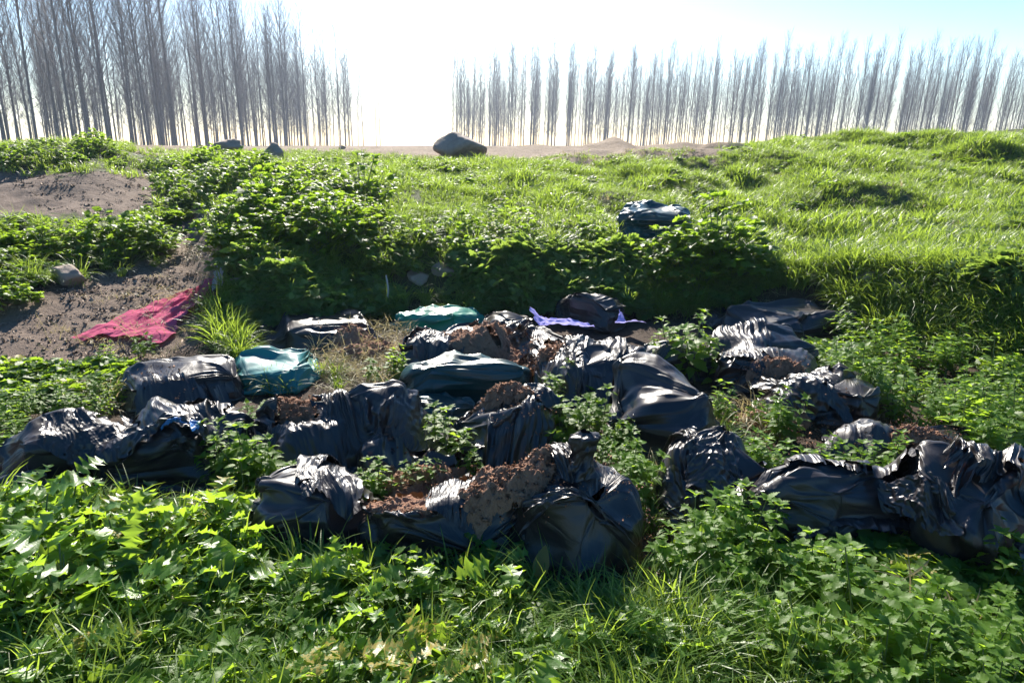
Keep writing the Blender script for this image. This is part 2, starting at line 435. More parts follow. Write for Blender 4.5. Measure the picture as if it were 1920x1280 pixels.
# ------------------------------------------------------------ bare poplars beyond the berm
def poplar_meshes(seed, H, spread, wide=1.0, nb=96, nt=10):
    r = np.random.default_rng(seed)
    n = 16; zz = np.linspace(0, H, n)
    wob = np.cumsum(r.normal(0, 0.06, (n, 2)), 0) * np.linspace(0, 1, n)[:, None]
    P = np.column_stack([wob[:, 0] + 0.012 * zz, wob[:, 1], zz])
    rad = 0.118 * (1 - zz / H) ** 0.8 + 0.012
    tv, tf = tube(P, rad, 6)
    trunk = mesh_np('poplar_trunk', tv, tf, True, MAT['bark'], {'var': np.full(len(tv), .5)})
    A = Acc()
    for k in range(nb):
        h = H * (0.10 + 0.88 * (k + r.random()) / nb)
        base = np.array([np.interp(h, zz, P[:, 0]), np.interp(h, zz, P[:, 1]), h])
        az = k * 2.4 + r.normal(0, .4)
        L = (0.9 + 2.6 * (1 - h / H) ** 0.6 * r.uniform(.6, 1.2)) * (0.55 if h < H * .22 else 1)
        up = r.uniform(0.75, 1.2) if h > H * .25 else r.uniform(.1, .7)
        L *= wide
        if r.random() < .10 and h > H * .25: L *= 1.6
        d = np.array([math.cos(az) * spread, math.sin(az) * spread, up]); d /= np.linalg.norm(d)
        s = np.linspace(0, 1, 5)[:, None]
        Q = base + d * L * s + np.array([0, 0, .35 * L]) * s ** 2
        V, F = tube(Q, np.linspace(0.013 + .0045 * L, .0035, 5), 3); A.add(V, Q=F)
        for t in range(nt):
            f = r.uniform(.25, 1); b = base + d * L * f + np.array([0, 0, .35 * L]) * f * f
            a2 = az + r.normal(0, .9); l2 = L * r.uniform(.2, .45)
            d2 = np.array([math.cos(a2) * .45, math.sin(a2) * .45, r.uniform(.6, 1.2)])
            V, F = tube(np.array([b, b + d2 * l2 * .5, b + d2 * l2 + [0, 0, .1 * l2]]), np.array([.009, .006, .004]), 3); A.add(V, Q=F)
    return trunk, A.mesh('poplar_crown', MAT['bark'])
POP = [poplar_meshes(50 + k, 20 + (k % 3) * 0.9, (.45, .54, .40, .6)[k % 4]) for k in range(6)]
POPW = [poplar_meshes(70 + k, 21 + (k % 3), (.62, .8, .5)[k % 3], 1.3, 80, 9) for k in range(5)]
def poplar(x, y, label, group, s=1.0, tilt=0.0, lib=None):
    z = float(height(x, y))
    lib = lib or POP; t, c = lib[rng.integers(len(lib))]
    e = empty('poplar_tree', (x, y, z)); e.rotation_euler = (rng.normal(0, .008), tilt + rng.normal(0, .010), rng.uniform(0, 6.28))
    # keep the lean in world space: rotate about Z first
    e.rotation_mode = 'ZYX'; e.rotation_euler = (0, 0, 0)
    Rm = Matrix.Rotation(tilt + rng.normal(0, .010), 4, 'Y') @ Matrix.Rotation(rng.uniform(0, 6.28), 4, 'Z')
    e.rotation_mode = 'XYZ'; e.rotation_euler = Rm.to_euler()
    k = s * rng.uniform(.86, 1.08); e.scale = (k, k, k)
    tag(e, label, 'tree', group)
    link('trunk', t, e); link('crown', c, e)
LL = ['thick-trunked bare poplar behind the green mound at the far left', 'tall bare poplar between the green mound and the rounded boulder',
      'tall bare poplar above the rounded and pointed boulders', 'small distant poplar at the open end of the left plantation']
LR = ['bare poplar in the dense clump beside the open gap, behind the tilted boulder', 'bare poplar in the narrow column-like rows with sky between them',
      'bare poplar behind the strip of bare tan soil on the ridge', 'bare poplar behind the green crest, above the sack on the bank', 'leaning bare poplar at the right end of the long row']
n_l = 0
for i, y in enumerate(np.arange(38, 176, 4.9)):
    for j in range(5 if y > 60 else 4):
        if n_l >= 118: break
        x = -33 - j * 5.2 + rng.normal(0, .7)
        if (x / y) * FOC + 960 < -90: continue
        poplar(x, y + rng.normal(0, .4), LL[0 if x / y < -.62 else 1 if x / y < -.42 else 2 if x / y < -.28 else 3], 'bare poplars of the plantation left of the gap', float(np.interp(y, [85, 165], [1.0, .74])), 0.012, POPW)
        n_l += 1
n_r = 0
az = math.atan2(100, FOC); ca, sa = math.cos(az), math.sin(az)
for j in range(6):
    for i in range(-8, 28):
        lx = i * 4.0 + (j % 2) * .5; ly = 140 + j * 4.6 - 0.12 * max(lx - 40, 0)
        x = lx * ca + ly * sa * 1.0 + rng.normal(0, .35); y = ly * ca - lx * sa * .25 + rng.normal(0, .3)
        u = 960 + FOC * x / y
        if u > 2010 or u < 850 or n_r >= 181: continue
        poplar(x, y, LR[0 if u < 1010 else 1 if u < 1170 else 2 if u < 1430 else 3 if u < 1700 else 4], 'bare poplars of the long row right of the gap', .87, 0.035)
        n_r += 1
print('poplars', n_l, n_r)

# ------------------------------------------------------------ plastic film: excess length relaxed over the contents
def relax(H, N, eu, ev, iters, dmax, wrap, seed, mask=None, bend=0.06, P0=None):
    """H (m,n,3) surface of the contents, N normals; rest lengths are longer by eu (down) and ev (around)"""
    m, n, _ = H.shape
    r = np.random.default_rng(seed)
    mk = 1.0 if mask is None else mask
    def L(a, b): return np.linalg.norm(a - b, axis=-1)
    if P0 is None:
        q = np.arange(m)[:, None] * .35, np.arange(n)[None, :] * .35
        nz = noise2(q[0] * .5, q[1], seed) * .7 + r.normal(0, .25, (m, n))
        P = H + N * (np.abs(nz) * 0.35 * dmax * mk)[..., None]
    else: P = P0.copy()
    fv = 1 + ev * mk; fu = 1 + eu * mk
    ru = L(H[1:], H[:-1]) * ((fu[1:] if np.ndim(fu) else fu))
    if wrap: rv = L(np.roll(H, -1, 1), H) * fv
    else: rv = L(H[:, 1:], H[:, :-1]) * (fv[:, 1:] if np.ndim(fv) else fv)
    for it in range(iters):
        for o in (0, 1):                                   # down
            a, b = P[o:-1:2], P[o + 1::2]; k = min(len(a), len(b)); a, b = a[:k], b[:k]
            d = b - a; l = np.linalg.norm(d, axis=-1, keepdims=True) + 1e-9
            c = d * (0.5 * (l - ru[o::2][:k, :, None]) / l); a += c; b -= c
        for o in (0, 1):                                   # around
            a, b = P[:, o:-1:2], P[:, o + 1::2]; k = min(a.shape[1], b.shape[1]); a, b = a[:, :k], b[:, :k]
            d = b - a; l = np.linalg.norm(d, axis=-1, keepdims=True) + 1e-9
            c = d * (0.5 * (l - rv[:, o::2][:, :k, None]) / l)
            a += c; b -= c
        if wrap:
            a, b = P[:, -1], P[:, 0]
            d = b - a; l = np.linalg.norm(d, axis=-1, keepdims=True) + 1e-9
            c = d * (0.5 * (l - rv[:, -1][:, None]) / l); P[:, -1] = a + c; P[:, 0] = b - c
        # bending
        av = 0.25 * (np.roll(P, 1, 1) + np.roll(P, -1, 1)); 
        av[1:-1] += 0.25 * (P[2:] + P[:-2])
        if wrap: P[1:-1] += bend * (av[1:-1] - P[1:-1])
        else: P[1:-1, 1:-1] += bend * (av[1:-1, 1:-1] - P[1:-1, 1:-1])
        # rest on the contents
        D = ((P - H) * N).sum(-1)
        D2 = np.clip(D * .985, 0, dmax)
        P += N * (D2 - D)[..., None]
        T = (P - H) - N * D2[..., None]                    # do not slide away
        P -= 0.05 * T
    return P
def normals(P, wrap):
    du = np.gradient(P, axis=0)
    dv = (np.roll(P, -1, 1) - np.roll(P, 1, 1)) if wrap else np.gradient(P, axis=1)
    N = np.cross(dv, du); N /= np.linalg.norm(N, axis=-1, keepdims=True) + 1e-9
    return N
def upsample(A, wrap):
    m, n = A.shape[:2]
    B = np.empty((2 * m - 1,) + A.shape[1:]); B[::2] = A; B[1::2] = .5 * (A[1:] + A[:-1])
    if wrap:
        C = np.empty((B.shape[0], 2 * n) + A.shape[2:]); C[:, ::2] = B; C[:, 1::2] = .5 * (B + np.roll(B, -1, 1))
    else:
        C = np.empty((B.shape[0], 2 * n - 1) + A.shape[2:]); C[:, ::2] = B; C[:, 1::2] = .5 * (B[:, 1:] + B[:, :-1])
    return C
def coords(H, wrap):
    du = np.linalg.norm(np.diff(H, axis=0), axis=-1).mean(1); dv = np.linalg.norm(np.diff(H, axis=1), axis=-1).mean(1)
    a = np.concatenate([[0], np.cumsum(du)])[:, None] + np.zeros(H.shape[1])
    b = np.arange(H.shape[1])[None, :] * np.median(dv) + np.zeros(H.shape[0])[:, None]
    return a, b
def film_mesh(name, P, wrap, mat, seed, keep=None):
    m, n = P.shape[:2]
    F = grid_faces(m, n, wrap)
    if keep is not None:
        kf = keep.ravel()[F].all(1); F = F[kf]
    a, b = coords(P, wrap)
    used = np.unique(F); mp = np.zeros(m * n, int) - 1; mp[used] = np.arange(len(used))
    q = np.stack([a, b, np.full((m, n), seed * 3.17)], -1).reshape(-1, 3)
    return mesh_np(name, P.reshape(-1, 3)[used], mp[F], True, mat, {'film': q[used]})

def crumple(P, N, seed, amp, mask, st=.35):
    """sharp crests and smooth hollows of creased film, drawn out along one direction that turns over the sack"""
    r = np.random.default_rng(seed + 500); out = 0
    wx = P + .05 * np.stack([noise3(P[..., 0] * 4, P[..., 1] * 4, P[..., 2] * 4, seed + 60 + k) for k in range(3)], -1)
    for f, a in ((3.6, .050), (8.5, .016), (19, .003)):
        d = r.normal(0, 1, 3) * (1, .6, .9); d /= np.linalg.norm(d)
        q = wx - (1 - st) * (wx @ d)[..., None] * d
        n = noise3(q[..., 0] * f, q[..., 1] * f, q[..., 2] * f, seed + int(f), f < 7)
        out = out + a * (.7 - 2.2 * np.abs(n)) * mask
    return P + N * (amp * out)[..., None]

def streaks(P, N, a, b, seed, amp, mask, size=1.0):
    """long straight folds running along a (0..1), b = position across in metres; sharp crests, irregular spacing"""
    out = 0
    w = .35 * fbm2(a * 2.0 + seed, b * 5, 2, seed)
    for f, am, al in ((9, .016, 1.1), (24, .0075, 1.6), (58, .0028, 2.4), (120, .0010, 3.0)):
        n = noise2(b * f / size + w * f * .12 + 31.7, a * al + seed * 1.37, seed + int(f))
        m = np.clip(.15 + 1.5 * noise2(b * 3.1 / size + f, a * 2.3 + f, seed + 90 + int(f)) + .35, .08, 1.25)
        out = out + am * (.75 - 2.3 * np.abs(n)) * m
    return P + N * (amp * out * mask)[..., None]
def relaxed_up(P, H, N, wrap, k=.5):
    av = .5 * (np.roll(P, 1, 1) + np.roll(P, -1, 1))
    if not wrap: av[:, 0] = P[:, 0]; av[:, -1] = P[:, -1]
    P = P * (1 - k) + av * k
    Q = P.copy(); Q[1:-1] = P[1:-1] * (1 - k) + .5 * k * (P[2:] + P[:-2])
    return Q
# height of everything laid down so far, for sheets that drape over the sacks
TX0, TY0, TS, TNX, TNY = -4.5, 1.5, .02, 450, 320
TOP = np.full((TNY, TNX), -9.0)
def stamp(P, c):
    ix = np.round((P[..., 0] + c[0] - TX0) / TS).astype(int).ravel(); iy = np.round((P[..., 1] + c[1] - TY0) / TS).astype(int).ravel()
    k = (ix >= 0) & (ix < TNX) & (iy >= 0) & (iy < TNY)
    np.maximum.at(TOP, (iy[k], ix[k]), (P[..., 2] + c[2]).ravel()[k])
def drape_top(x, y, tent=10):
    """terrain and sacks as felt by a sheet: hollows are bridged"""
    gxx, gyy = np.meshgrid(TX0 + TS * np.arange(TNX), TY0 + TS * np.arange(TNY))
    G = np.maximum(TOP, height(gxx, gyy))
    B = G.copy()
    for _ in range(tent):
        A = np.pad(B, 1, mode='edge')
        B = np.maximum(G, (A[1:-1, 2:] + A[1:-1, :-2] + A[2:, 1:-1] + A[:-2, 1:-1]) * .25 * .6 + .4 * np.maximum(np.maximum(A[1:-1, 2:], A[1:-1, :-2]), np.maximum(A[2:, 1:-1], A[:-2, 1:-1])) - .011)
    for _ in range(5):
        A = np.pad(B, 1, mode='edge'); B = .5 * B + .125 * (A[1:-1, 2:] + A[1:-1, :-2] + A[2:, 1:-1] + A[:-2, 1:-1])
    fx = np.clip((x - TX0) / TS, 0, TNX - 1.001); fy = np.clip((y - TY0) / TS, 0, TNY - 1.001)
    ix, iy = fx.astype(int), fy.astype(int); fx -= ix; fy -= iy
    return (B[iy, ix] * (1 - fx) + B[iy, ix + 1] * fx) * (1 - fy) + (B[iy + 1, ix] * (1 - fx) + B[iy + 1, ix + 1] * fx) * fy

def place(u0, u1, vt, vb, h):
    """stand a box of height h on the terrain so that it spans these frame lines"""
    uc = (u0 + u1) / 2
    f = at(uc, vb)
    r = ray(uc, vt); zg = f[2]
    yt = (zg + .93 * h - EYE) / r[2] * r[1]
    zt = float(height(r[0] / r[1] * yt, yt)); 
    D = np.clip((yt - f[1]) / .78, .30, 1.25)
    yc = f[1] + D / 2
    W = 1.10 * (u1 - u0) / FOC * (yc * cp + (EYE - zg - h / 2) * sp)
    xc = (uc - 960) / FOC * (yc * cp + (EYE - zg - h / 2) * sp)
    return np.array([xc, yc, float(height(xc, yc))]), W, D
def crumbs(A, pts, r, s0=.006, s1=.02):
    for p in pts:
        s = r.uniform(s0, s1); o = r.normal(0, 1, (4, 3)) * s * np.array([1, 1, .6])
        A.add(p + o, T=[[0, 1, 2], [0, 2, 3], [0, 3, 1], [1, 3, 2]], c=r.random())
def heap_mesh(cx, cy, rx, ry, zf, hgt, seed, n=90, rot=0.0, parent_loc=(0, 0, 0)):
    """loose compost: zf(x, y) gives the height it lies on"""
    r = np.random.default_rng(seed)
    s = np.linspace(-1.15, 1.15, n); A_, B_ = np.meshgrid(s, s)
    x = cx + (A_ * math.cos(rot) * rx - B_ * math.sin(rot) * ry); y = cy + (A_ * math.sin(rot) * rx + B_ * math.cos(rot) * ry)
    rr = np.sqrt(A_ ** 2 + B_ ** 2) + .18 * fbm2(A_ * 2.2, B_ * 2.2, 3, seed)
    k = np.clip(1 - rr ** 2.2, -1, 1)
    z = zf(x, y) + np.sign(k) * np.abs(k) ** .8 * hgt \
        + np.where(k > -.1, .022 * fbm2(x * 24, y * 24, 4, seed + 1) + .012 * np.abs(noise2(x * 70, y * 70, seed + 2)), 0)
    z0 = zf(x, y); sx = np.hypot(np.gradient(z0, axis=0), np.gradient(z0, axis=1)) / (2.3 * (rx + ry) / 2 / n)
    k = k - 1.4 * smooth(1.15, 2.6, sx)
    A = Acc()
    F = grid_faces(n, n); keep = (k > -.12).ravel()[F].all(1)
    V = np.stack([x, y, z], -1).reshape(-1, 3) - np.array(parent_loc)
    A.add(V, Q=F[keep][:, ::-1], c=.5)
    idx = np.nonzero((k > .0).ravel())[0]
    idx = r.choice(idx, min(len(idx), int(2600 * rx * ry) + 400))
    crumbs(A, V[idx] + [0, 0, .004], r, .003, .010)
    return A.mesh('compost', MAT['compost'], False)

def bag(name, label, box, h, mat='black', lumps=5, ev=.16, eu=.05, tilt=0.0, seed=1, axis='x', knot=None, opening=None,
        blobs=None, lift=0.0, dmax=.035, levels=3, group=None, knot_dir=None, cat='rubbish bag', heap=.012, shift=(0, 0), tear=None, lump=.20, skirt=.26, cr=1.0, knuckles=7, stk=1.6):
    """box = frame lines (left, right, top, bottom) the bag spans; blobs = [(x, y, z, r)] in unit box coordinates"""
    h = h * .78
    c, W, D = place(*box, h)
    c = c + np.array([shift[0], shift[1], lift])
    r = np.random.default_rng(seed)
    if blobs is None:
        blobs = []
        for k in range(lumps):
            fx = -.8 + 1.6 * (k + .5) / lumps + r.uniform(-.12, .12)
            rr = r.uniform(.26, .42)
            blobs.append((fx * (1 - rr), r.uniform(-.35, .35), r.uniform(.18, .62), rr))
    kn = []
    for k in range(knuckles):
        a_, z_ = r.uniform(0, 6.28), r.uniform(.35, .92); rr_ = math.sqrt(max(0, 1 - ((z_ - .35) / .72) ** 2)) * r.uniform(.80, .98)
        kn.append((math.cos(a_) * rr_, math.sin(a_) * rr_, z_, .03))
    B = np.array(list(blobs) + kn, float)
    B[:len(blobs), 3] *= .88
    R_ = np.array([W / 2, D / 2, h])
    Cb = np.column_stack([B[:, 0] * R_[0], B[:, 1] * R_[1], B[:, 2] * R_[2]])
    Rb = B[:, 3:4] * np.array([[W / 2, D / 2 * 1.1, h * .95]])
    m, n = 25, 44
    th = (np.linspace(0.02, 1 - .02, m) ** 1.0) * math.pi
    ph = np.linspace(0, 2 * math.pi, n, endpoint=False)
    T_, P_ = np.meshgrid(th, ph, indexing='ij')
    d = np.stack([-np.cos(T_), np.sin(T_) * np.cos(P_), np.sin(T_) * np.sin(P_)], -1)
    pole = np.array({'x': (1, .15, .25), 'y': (.1, 1, .3), 'z': (.3, -.25, 1)}[axis], float) + r.normal(0, .22, 3)
    if knot_dir is not None: pole = np.array(knot_dir, float)
    pole /= np.linalg.norm(pole)
    Rq = np.array(Vector((1, 0, 0)).rotation_difference(Vector(pole)).to_matrix())
    d = d @ Rq.T
    dn = d
    # support of each blob in scaled space, blended so the film is stretched between them
    sup = (dn @ (Cb / R_).T) + B[:, 3][None, None, :]
    w = np.exp(34 * (sup - sup.max(-1, keepdims=True))); w /= w.sum(-1, keepdims=True)
    Hh = (w[..., None] * (Cb[None, None] + Rb[None, None] * dn[..., None, :])).sum(-2)
    # slumped: the side film hangs down and spreads where it meets the ground
    dz = dn[..., 2]
    eqd = dn.copy(); eqd[..., 2] = np.maximum(eqd[..., 2], 0); eqd /= np.linalg.norm(eqd, axis=-1, keepdims=True) + 1e-9
    supq = (eqd @ (Cb / R_).T) + B[:, 3][None, None, :]
    wq = np.exp(34 * (supq - supq.max(-1, keepdims=True))); wq /= wq.sum(-1, keepdims=True)
    He = (wq[..., None] * (Cb[None, None] + Rb[None, None] * eqd[..., None, :])).sum(-2)
    dn_ = smooth(0, -.75, dz); inn = smooth(-.6, -1.0, dz)
    Hl = He.copy(); Hl[..., :2] *= (1 + skirt * dn_ - .9 * inn)[..., None]; Hl[..., 2] *= (1 - dn_) ** 1.3
    Hh = np.where((dz < 0)[..., None], Hl, Hh)
    Hh = Hh / np.array([abs(Hh[..., 0]).max(), abs(Hh[..., 1]).max(), Hh[..., 2].max()]) * np.array([W / 2, D / 2, h])
    fr = min(W, D)
    s1 = fbm3(Hh[..., 0] / fr * 1.9 + seed, Hh[..., 1] / fr * 1.9, Hh[..., 2] / fr * 1.9, 2, seed + 4)
    up_ = smooth(0, .35 * h, Hh[..., 2])
    Hh = Hh + dn * (lump * h * s1 * up_)[..., None]
    ct, st = math.cos(tilt), math.sin(tilt)
    x0, y0 = Hh[..., 0] * ct - Hh[..., 1] * st, Hh[..., 0] * st + Hh[..., 1] * ct
    Hh[..., 0], Hh[..., 1] = x0, y0
    gz = height(Hh[..., 0] + c[0], Hh[..., 1] + c[1]) - c[2]
    Hh[..., 2] = np.maximum(Hh[..., 2] + gz * (1 - smooth(0, .6 * h, Hh[..., 2])), gz + .004)
    # pinch the ends where the sack is gathered
    ends = np.clip(1 - np.minimum(T_, math.pi - T_) / .5, 0, 1)
    N = normals(Hh, True)
    if (N * (Hh - Hh.mean((0, 1)))).sum() < 0: N = -N
    mk = lambda q, f, k, o: np.clip(o + 1.1 * noise3(q[..., 0] * f, q[..., 1] * f, q[..., 2] * f, seed + k), .03, 1.3)
    sgn = lambda H_: (lambda N_: -N_ if (N_ * (H_ - H_.mean((0, 1)))).sum() < 0 else N_)(normals(H_, True))
    P = relax(Hh, N, eu * .6, ev * .75, 60, dmax, True, seed, mk(dn, 1.7, 9, .5), .04)
    PH = np.broadcast_to(P_, T_.shape).copy()
    TH = T_ / math.pi
    for lv in range(1, 4):
        Hh = upsample(Hh, True); P = upsample(P, True); dn = upsample(dn, True); TH = upsample(TH, True)
        Hh = relaxed_up(Hh, None, None, True, .35); P = relaxed_up(P, Hh, None, True, .35)
    N = sgn(Hh)
    nn = P.shape[1]
    around = (np.arange(nn) / nn * 2 * math.pi)[None, :] + 0 * TH
    girth = np.median(np.linalg.norm(np.roll(Hh, -1, 1) - Hh, axis=-1).sum(1)) / (2 * math.pi)
    # folds repeat round the seam: blend two copies
    tw = around + .5 * np.sin(TH * 3 + seed)
    sm = mk(dn, 1.9, 21, .55)
    S1 = streaks(P, N, TH, tw * girth, seed + 3, cr * stk, sm, 1.0)
    P = S1 + (P - S1) * np.exp(-((np.minimum(around, 2 * math.pi - around)) / .12) ** 2)[..., None]
    mk3 = smooth(0, .12 * h, P[..., 2] - (height(P[..., 0] + c[0], P[..., 1] + c[1]) - c[2]))
    P = crumple(P, N, seed, cr * .9, mk3 * (.25 + mk(dn, 2.0, 40, .55)))
    root = empty(name, tuple(c))
    tag(root, label, cat, group)
    keep = None
    if opening:
        holes = []
        top = dn[..., 2] > -.15
        keep = np.ones(P.shape[:2], bool)
        for (ou, ov, ru_, rv_) in opening:              # frame position and half sizes (frame px) of each tear
            pu, pv = project(P[..., 0] + c[0], P[..., 1] + c[1], P[..., 2] + c[2])
            nzz = .75 * fbm3(P[..., 0] * 8, P[..., 1] * 8, P[..., 2] * 8, 4, seed + 31)
            e = ((pu - ou) / ru_) ** 2 + ((pv - ov) / rv_) ** 2 + nzz
            vis = (N[..., 1] < .75) & top
            hole = (e < 1) & top
            edge = np.clip(1 - np.abs(e - 1.15) / .35, 0, 1) * top
            P += N * (edge * (.022 + .030 * noise2(P[..., 0] * 30, P[..., 1] * 30, seed + 5)))[..., None]
            keep &= ~hole
            if hole.sum() > 8:
                hp = P[hole]; holes.append((hp[:, 0].mean(), hp[:, 1].mean(), np.ptp(hp[:, 0]) / 2, np.ptp(hp[:, 1]) / 2))
    link('film', film_mesh('film', P, True, MAT[mat], seed, keep), root)
    stamp(P, c)
    if opening:
        inner = Hh - N * .016
        big = np.zeros(P.shape[:2], bool)
        for (ou, ov, ru_, rv_) in opening:
            pu, pv = project(P[..., 0] + c[0], P[..., 1] + c[1], P[..., 2] + c[2])
            e = ((pu - ou) / (ru_ * 1.3)) ** 2 + ((pv - ov) / (rv_ * 1.3)) ** 2
            big |= (e < 1) & top
            bul = np.clip(1 - e, 0, 1) ** .7
            inner += N * (bul * heap)[..., None]
        I = upsample(inner, True); NI = upsample(N, True); bg_ = upsample(big.astype(float), True) > .5
        x, y, z = I[..., 0], I[..., 1], I[..., 2]
        I += NI * (.020 * fbm3(x * 22, y * 22, z * 22, 3, seed) + .014 * np.abs(noise3(x * 75, y * 75, z * 75, seed + 1)))[..., None]
        A = Acc(); F = grid_faces(I.shape[0], I.shape[1], True); F = F[bg_.ravel()[F].all(1)]
        if len(F):
            used = np.unique(F); mp = np.zeros(I.shape[0] * I.shape[1], int); mp[used] = np.arange(len(used))
            Vv_ = I.reshape(-1, 3)[used]; A.add(Vv_, Q=mp[F])
            rr = np.random.default_rng(seed + 77)
            crumbs(A, Vv_[rr.choice(len(Vv_), 900)] + rr.normal(0, .004, (900, 3)), rr, .003, .010)
            link('compost', A.mesh('compost', MAT['compost'], False), root)
    if knot:                                             # a twisted neck of film standing off the sack
        ku, kv, kl, lean = knot
        pu, pv = project(P[..., 0] + c[0], P[..., 1] + c[1], P[..., 2] + c[2])
        e = (pu - ku) ** 2 + (pv - kv) ** 2 + np.where(N[..., 1] > .6, 1e5, 0)
        b = P.reshape(-1, 3)[np.argmin(e)]
        knot_film(root, b, kl, lean, mat, seed)
    return root, c, W, D
def knot_film(root, b, kl, lean, mat, seed):
    m, n = 40, 48
    s = np.linspace(0, 1, m)[:, None]; t = np.linspace(0, 2 * math.pi, n, endpoint=False)[None, :]
    rad = kl * (.34 * (1 - s) ** 2 + .10 + .22 * smooth(.35, .95, s) - .20 * smooth(.9, 1.0, s))
    rad = rad * (1 + .22 * noise2(t * 5 / 1.0 + 0 * s, s * 2.2 + 3, seed) + .16 * np.abs(noise2(t * 9, s * 5, seed + 3)))
    cx = lean * kl * s ** 2; 
    P = np.stack([b[0] + cx + rad * np.cos(t + s * 2), b[1] + rad * np.sin(t + s * 2) * .8, b[2] - .03 + kl * s + 0 * t], -1)
    P += .010 * np.stack([noise3(P[..., 0] * 40, P[..., 1] * 40, P[..., 2] * 40, seed + k) for k in range(3)], -1)
    link('tied_neck', film_mesh('tied_neck', P, True, MAT[mat], seed + 2), root)

def topat(u, v):
    """point of the pile (sacks included) met by the view ray"""
    d = ray(u, v); s_ = np.arange(1.2, 9, .01); X, Y, Z = d[0] * s_, d[1] * s_, EYE + d[2] * s_
    ix = np.clip(((X - TX0) / TS).astype(int), 0, TNX - 1); iy = np.clip(((Y - TY0) / TS).astype(int), 0, TNY - 1)
    i = np.argmax(Z < np.maximum(TOP[iy, ix], height(X, Y))); return X[i], Y[i]
def drape(label, quad, mat, seed, **kw):
    """torn sheet lying over the sacks; quad = frame places of its corners on the pile"""
    o = [topat(*q) for q in quad]
    a = dict(ex=(.16, .16), dmax=.035, res=(22, 27), levels=3, ragged=.13, lift=.012, amp=.012, cr=1.0); a.update(kw)
    return film('torn_sheet', label, None, mat, seed, over=o, **a)
def film(name, label, quad, mat='black', seed=1, lumps=(), ex=(.14, .14), dmax=.06, res=(20, 30), levels=3, ragged=.12, lift=.01,
         group=None, cat='plastic film', crest=0.0, parent=None, raise_edge=0.0, amp=.03, bend=.04, cr=1.0, over=None, streak=1.0):
    """a loose sheet over the ground; quad = frame corners (far left, far right, near right, near left); lumps = (u, v, height, radius m)"""
    Q = [at(*q) for q in quad] if over is None else [np.array([q[0], q[1], 0.0]) for q in over]
    m, n = res
    s = np.linspace(0, 1, m)[:, None, None]; t = np.linspace(0, 1, n)[None, :, None]
    Hh = (1 - s) * ((1 - t) * Q[0] + t * Q[1]) + s * ((1 - t) * Q[3] + t * Q[2])
    wob = np.stack([fbm2(Hh[..., 0] * 2.6, Hh[..., 1] * 2.6, 3, seed), fbm2(Hh[..., 0] * 2.6 + 9, Hh[..., 1] * 2.6, 3, seed + 5)], -1) * .05
    Hh[..., :2] += wob
    z = height(Hh[..., 0], Hh[..., 1]) + lift if over is None else drape_top(Hh[..., 0], Hh[..., 1]) + lift
    for (lu, lv, lh, lr) in lumps:
        p = at(lu, lv) if lh >= 0 else at(lu, lv)
        dz = np.hypot(Hh[..., 0] - p[0], (Hh[..., 1] - p[1]) * 1.0)
        z = np.maximum(z, height(Hh[..., 0], Hh[..., 1]) + lh * np.clip(1 - (dz / lr) ** 1.7, 0, 1) ** .8)
    z = z + amp * (.5 + .5 * fbm2(Hh[..., 0] * 5, Hh[..., 1] * 5, 3, seed + 8))
    Hh[..., 2] = z
    c = Q[0] * .25 + Q[1] * .25 + Q[2] * .25 + Q[3] * .25; c[2] = float(height(c[0], c[1]))
    Hh -= c
    N = normals(Hh, False)
    if N[..., 2].sum() < 0: N = -N
    mask = np.clip(.7 + .6 * fbm2(Hh[..., 0] * 3, Hh[..., 1] * 3, 2, seed + 13), .05, 1.4)
    P = relax(Hh, N, ex[0], ex[1], 80, dmax, False, seed, mask, bend)
    for lv in range(1, levels + 1):
        Hh = upsample(Hh, False); P = upsample(P, False); mask = upsample(mask, False)
        Hh = relaxed_up(Hh, None, None, False, .35); P = relaxed_up(P, None, None, False, .35)
    N = normals(Hh, False)
    if N[..., 2].sum() < 0: N = -N
    mm, nn = P.shape[:2]
    wdt = np.linalg.norm(Hh[mm // 2, -1] - Hh[mm // 2, 0])
    A0 = np.linspace(0, 1, mm)[:, None] + np.zeros(nn); B0 = np.linspace(0, wdt, nn)[None, :] + np.zeros((mm, 1))
    fan = np.random.default_rng(seed + 9).uniform(-.5, .5)
    B0 = (B0 - wdt / 2) / (1 + fan * (A0 - .5)) + .25 * wdt * np.random.default_rng(seed).uniform(-1, 1) * A0
    if streak: P = streaks(P, N, A0, B0, seed, streak, np.clip(.4 + mask, 0, 1))
    if cr: P = crumple(P, N, seed, cr * .7, np.clip(mask, 0, 1))
    m2, n2 = P.shape[:2]
    a = np.linspace(0, 1, m2)[:, None]; b = np.linspace(0, 1, n2)[None, :]
    ed = np.minimum(np.minimum(a, 1 - a), np.minimum(b, 1 - b)) + ragged * fbm2(a * 7, b * 9, 4, seed + 3)
    keep = ed > .0
    if raise_edge: P[..., 2] += raise_edge * np.clip(1 - np.abs(ed) / .1, 0, 1) * (.5 + fbm2(a * 9, b * 9, 2, seed))
    me = film_mesh(name, P, False, MAT[mat], seed, keep)
    if parent: 
        o = link(name, me, parent); o.location = Vector(c) - Vector(parent.location); return o
    return tag(link(name, me, None, tuple(c)), label, cat, group)

def heap(u, v, rx, ry, hgt, seed, label, rot_=0.0, cat='compost heap'):
    x, y = topat(u, v); z = float(height(x, y))
    me = heap_mesh(x, y, rx, ry, lambda a, b: drape_top(a, b, 6) - .006, hgt, seed, 110, rot_, (x, y, z))
    return tag(link('compost_heap', me, None, (x, y, z)), label, cat)

BK = 'rubbish bag'
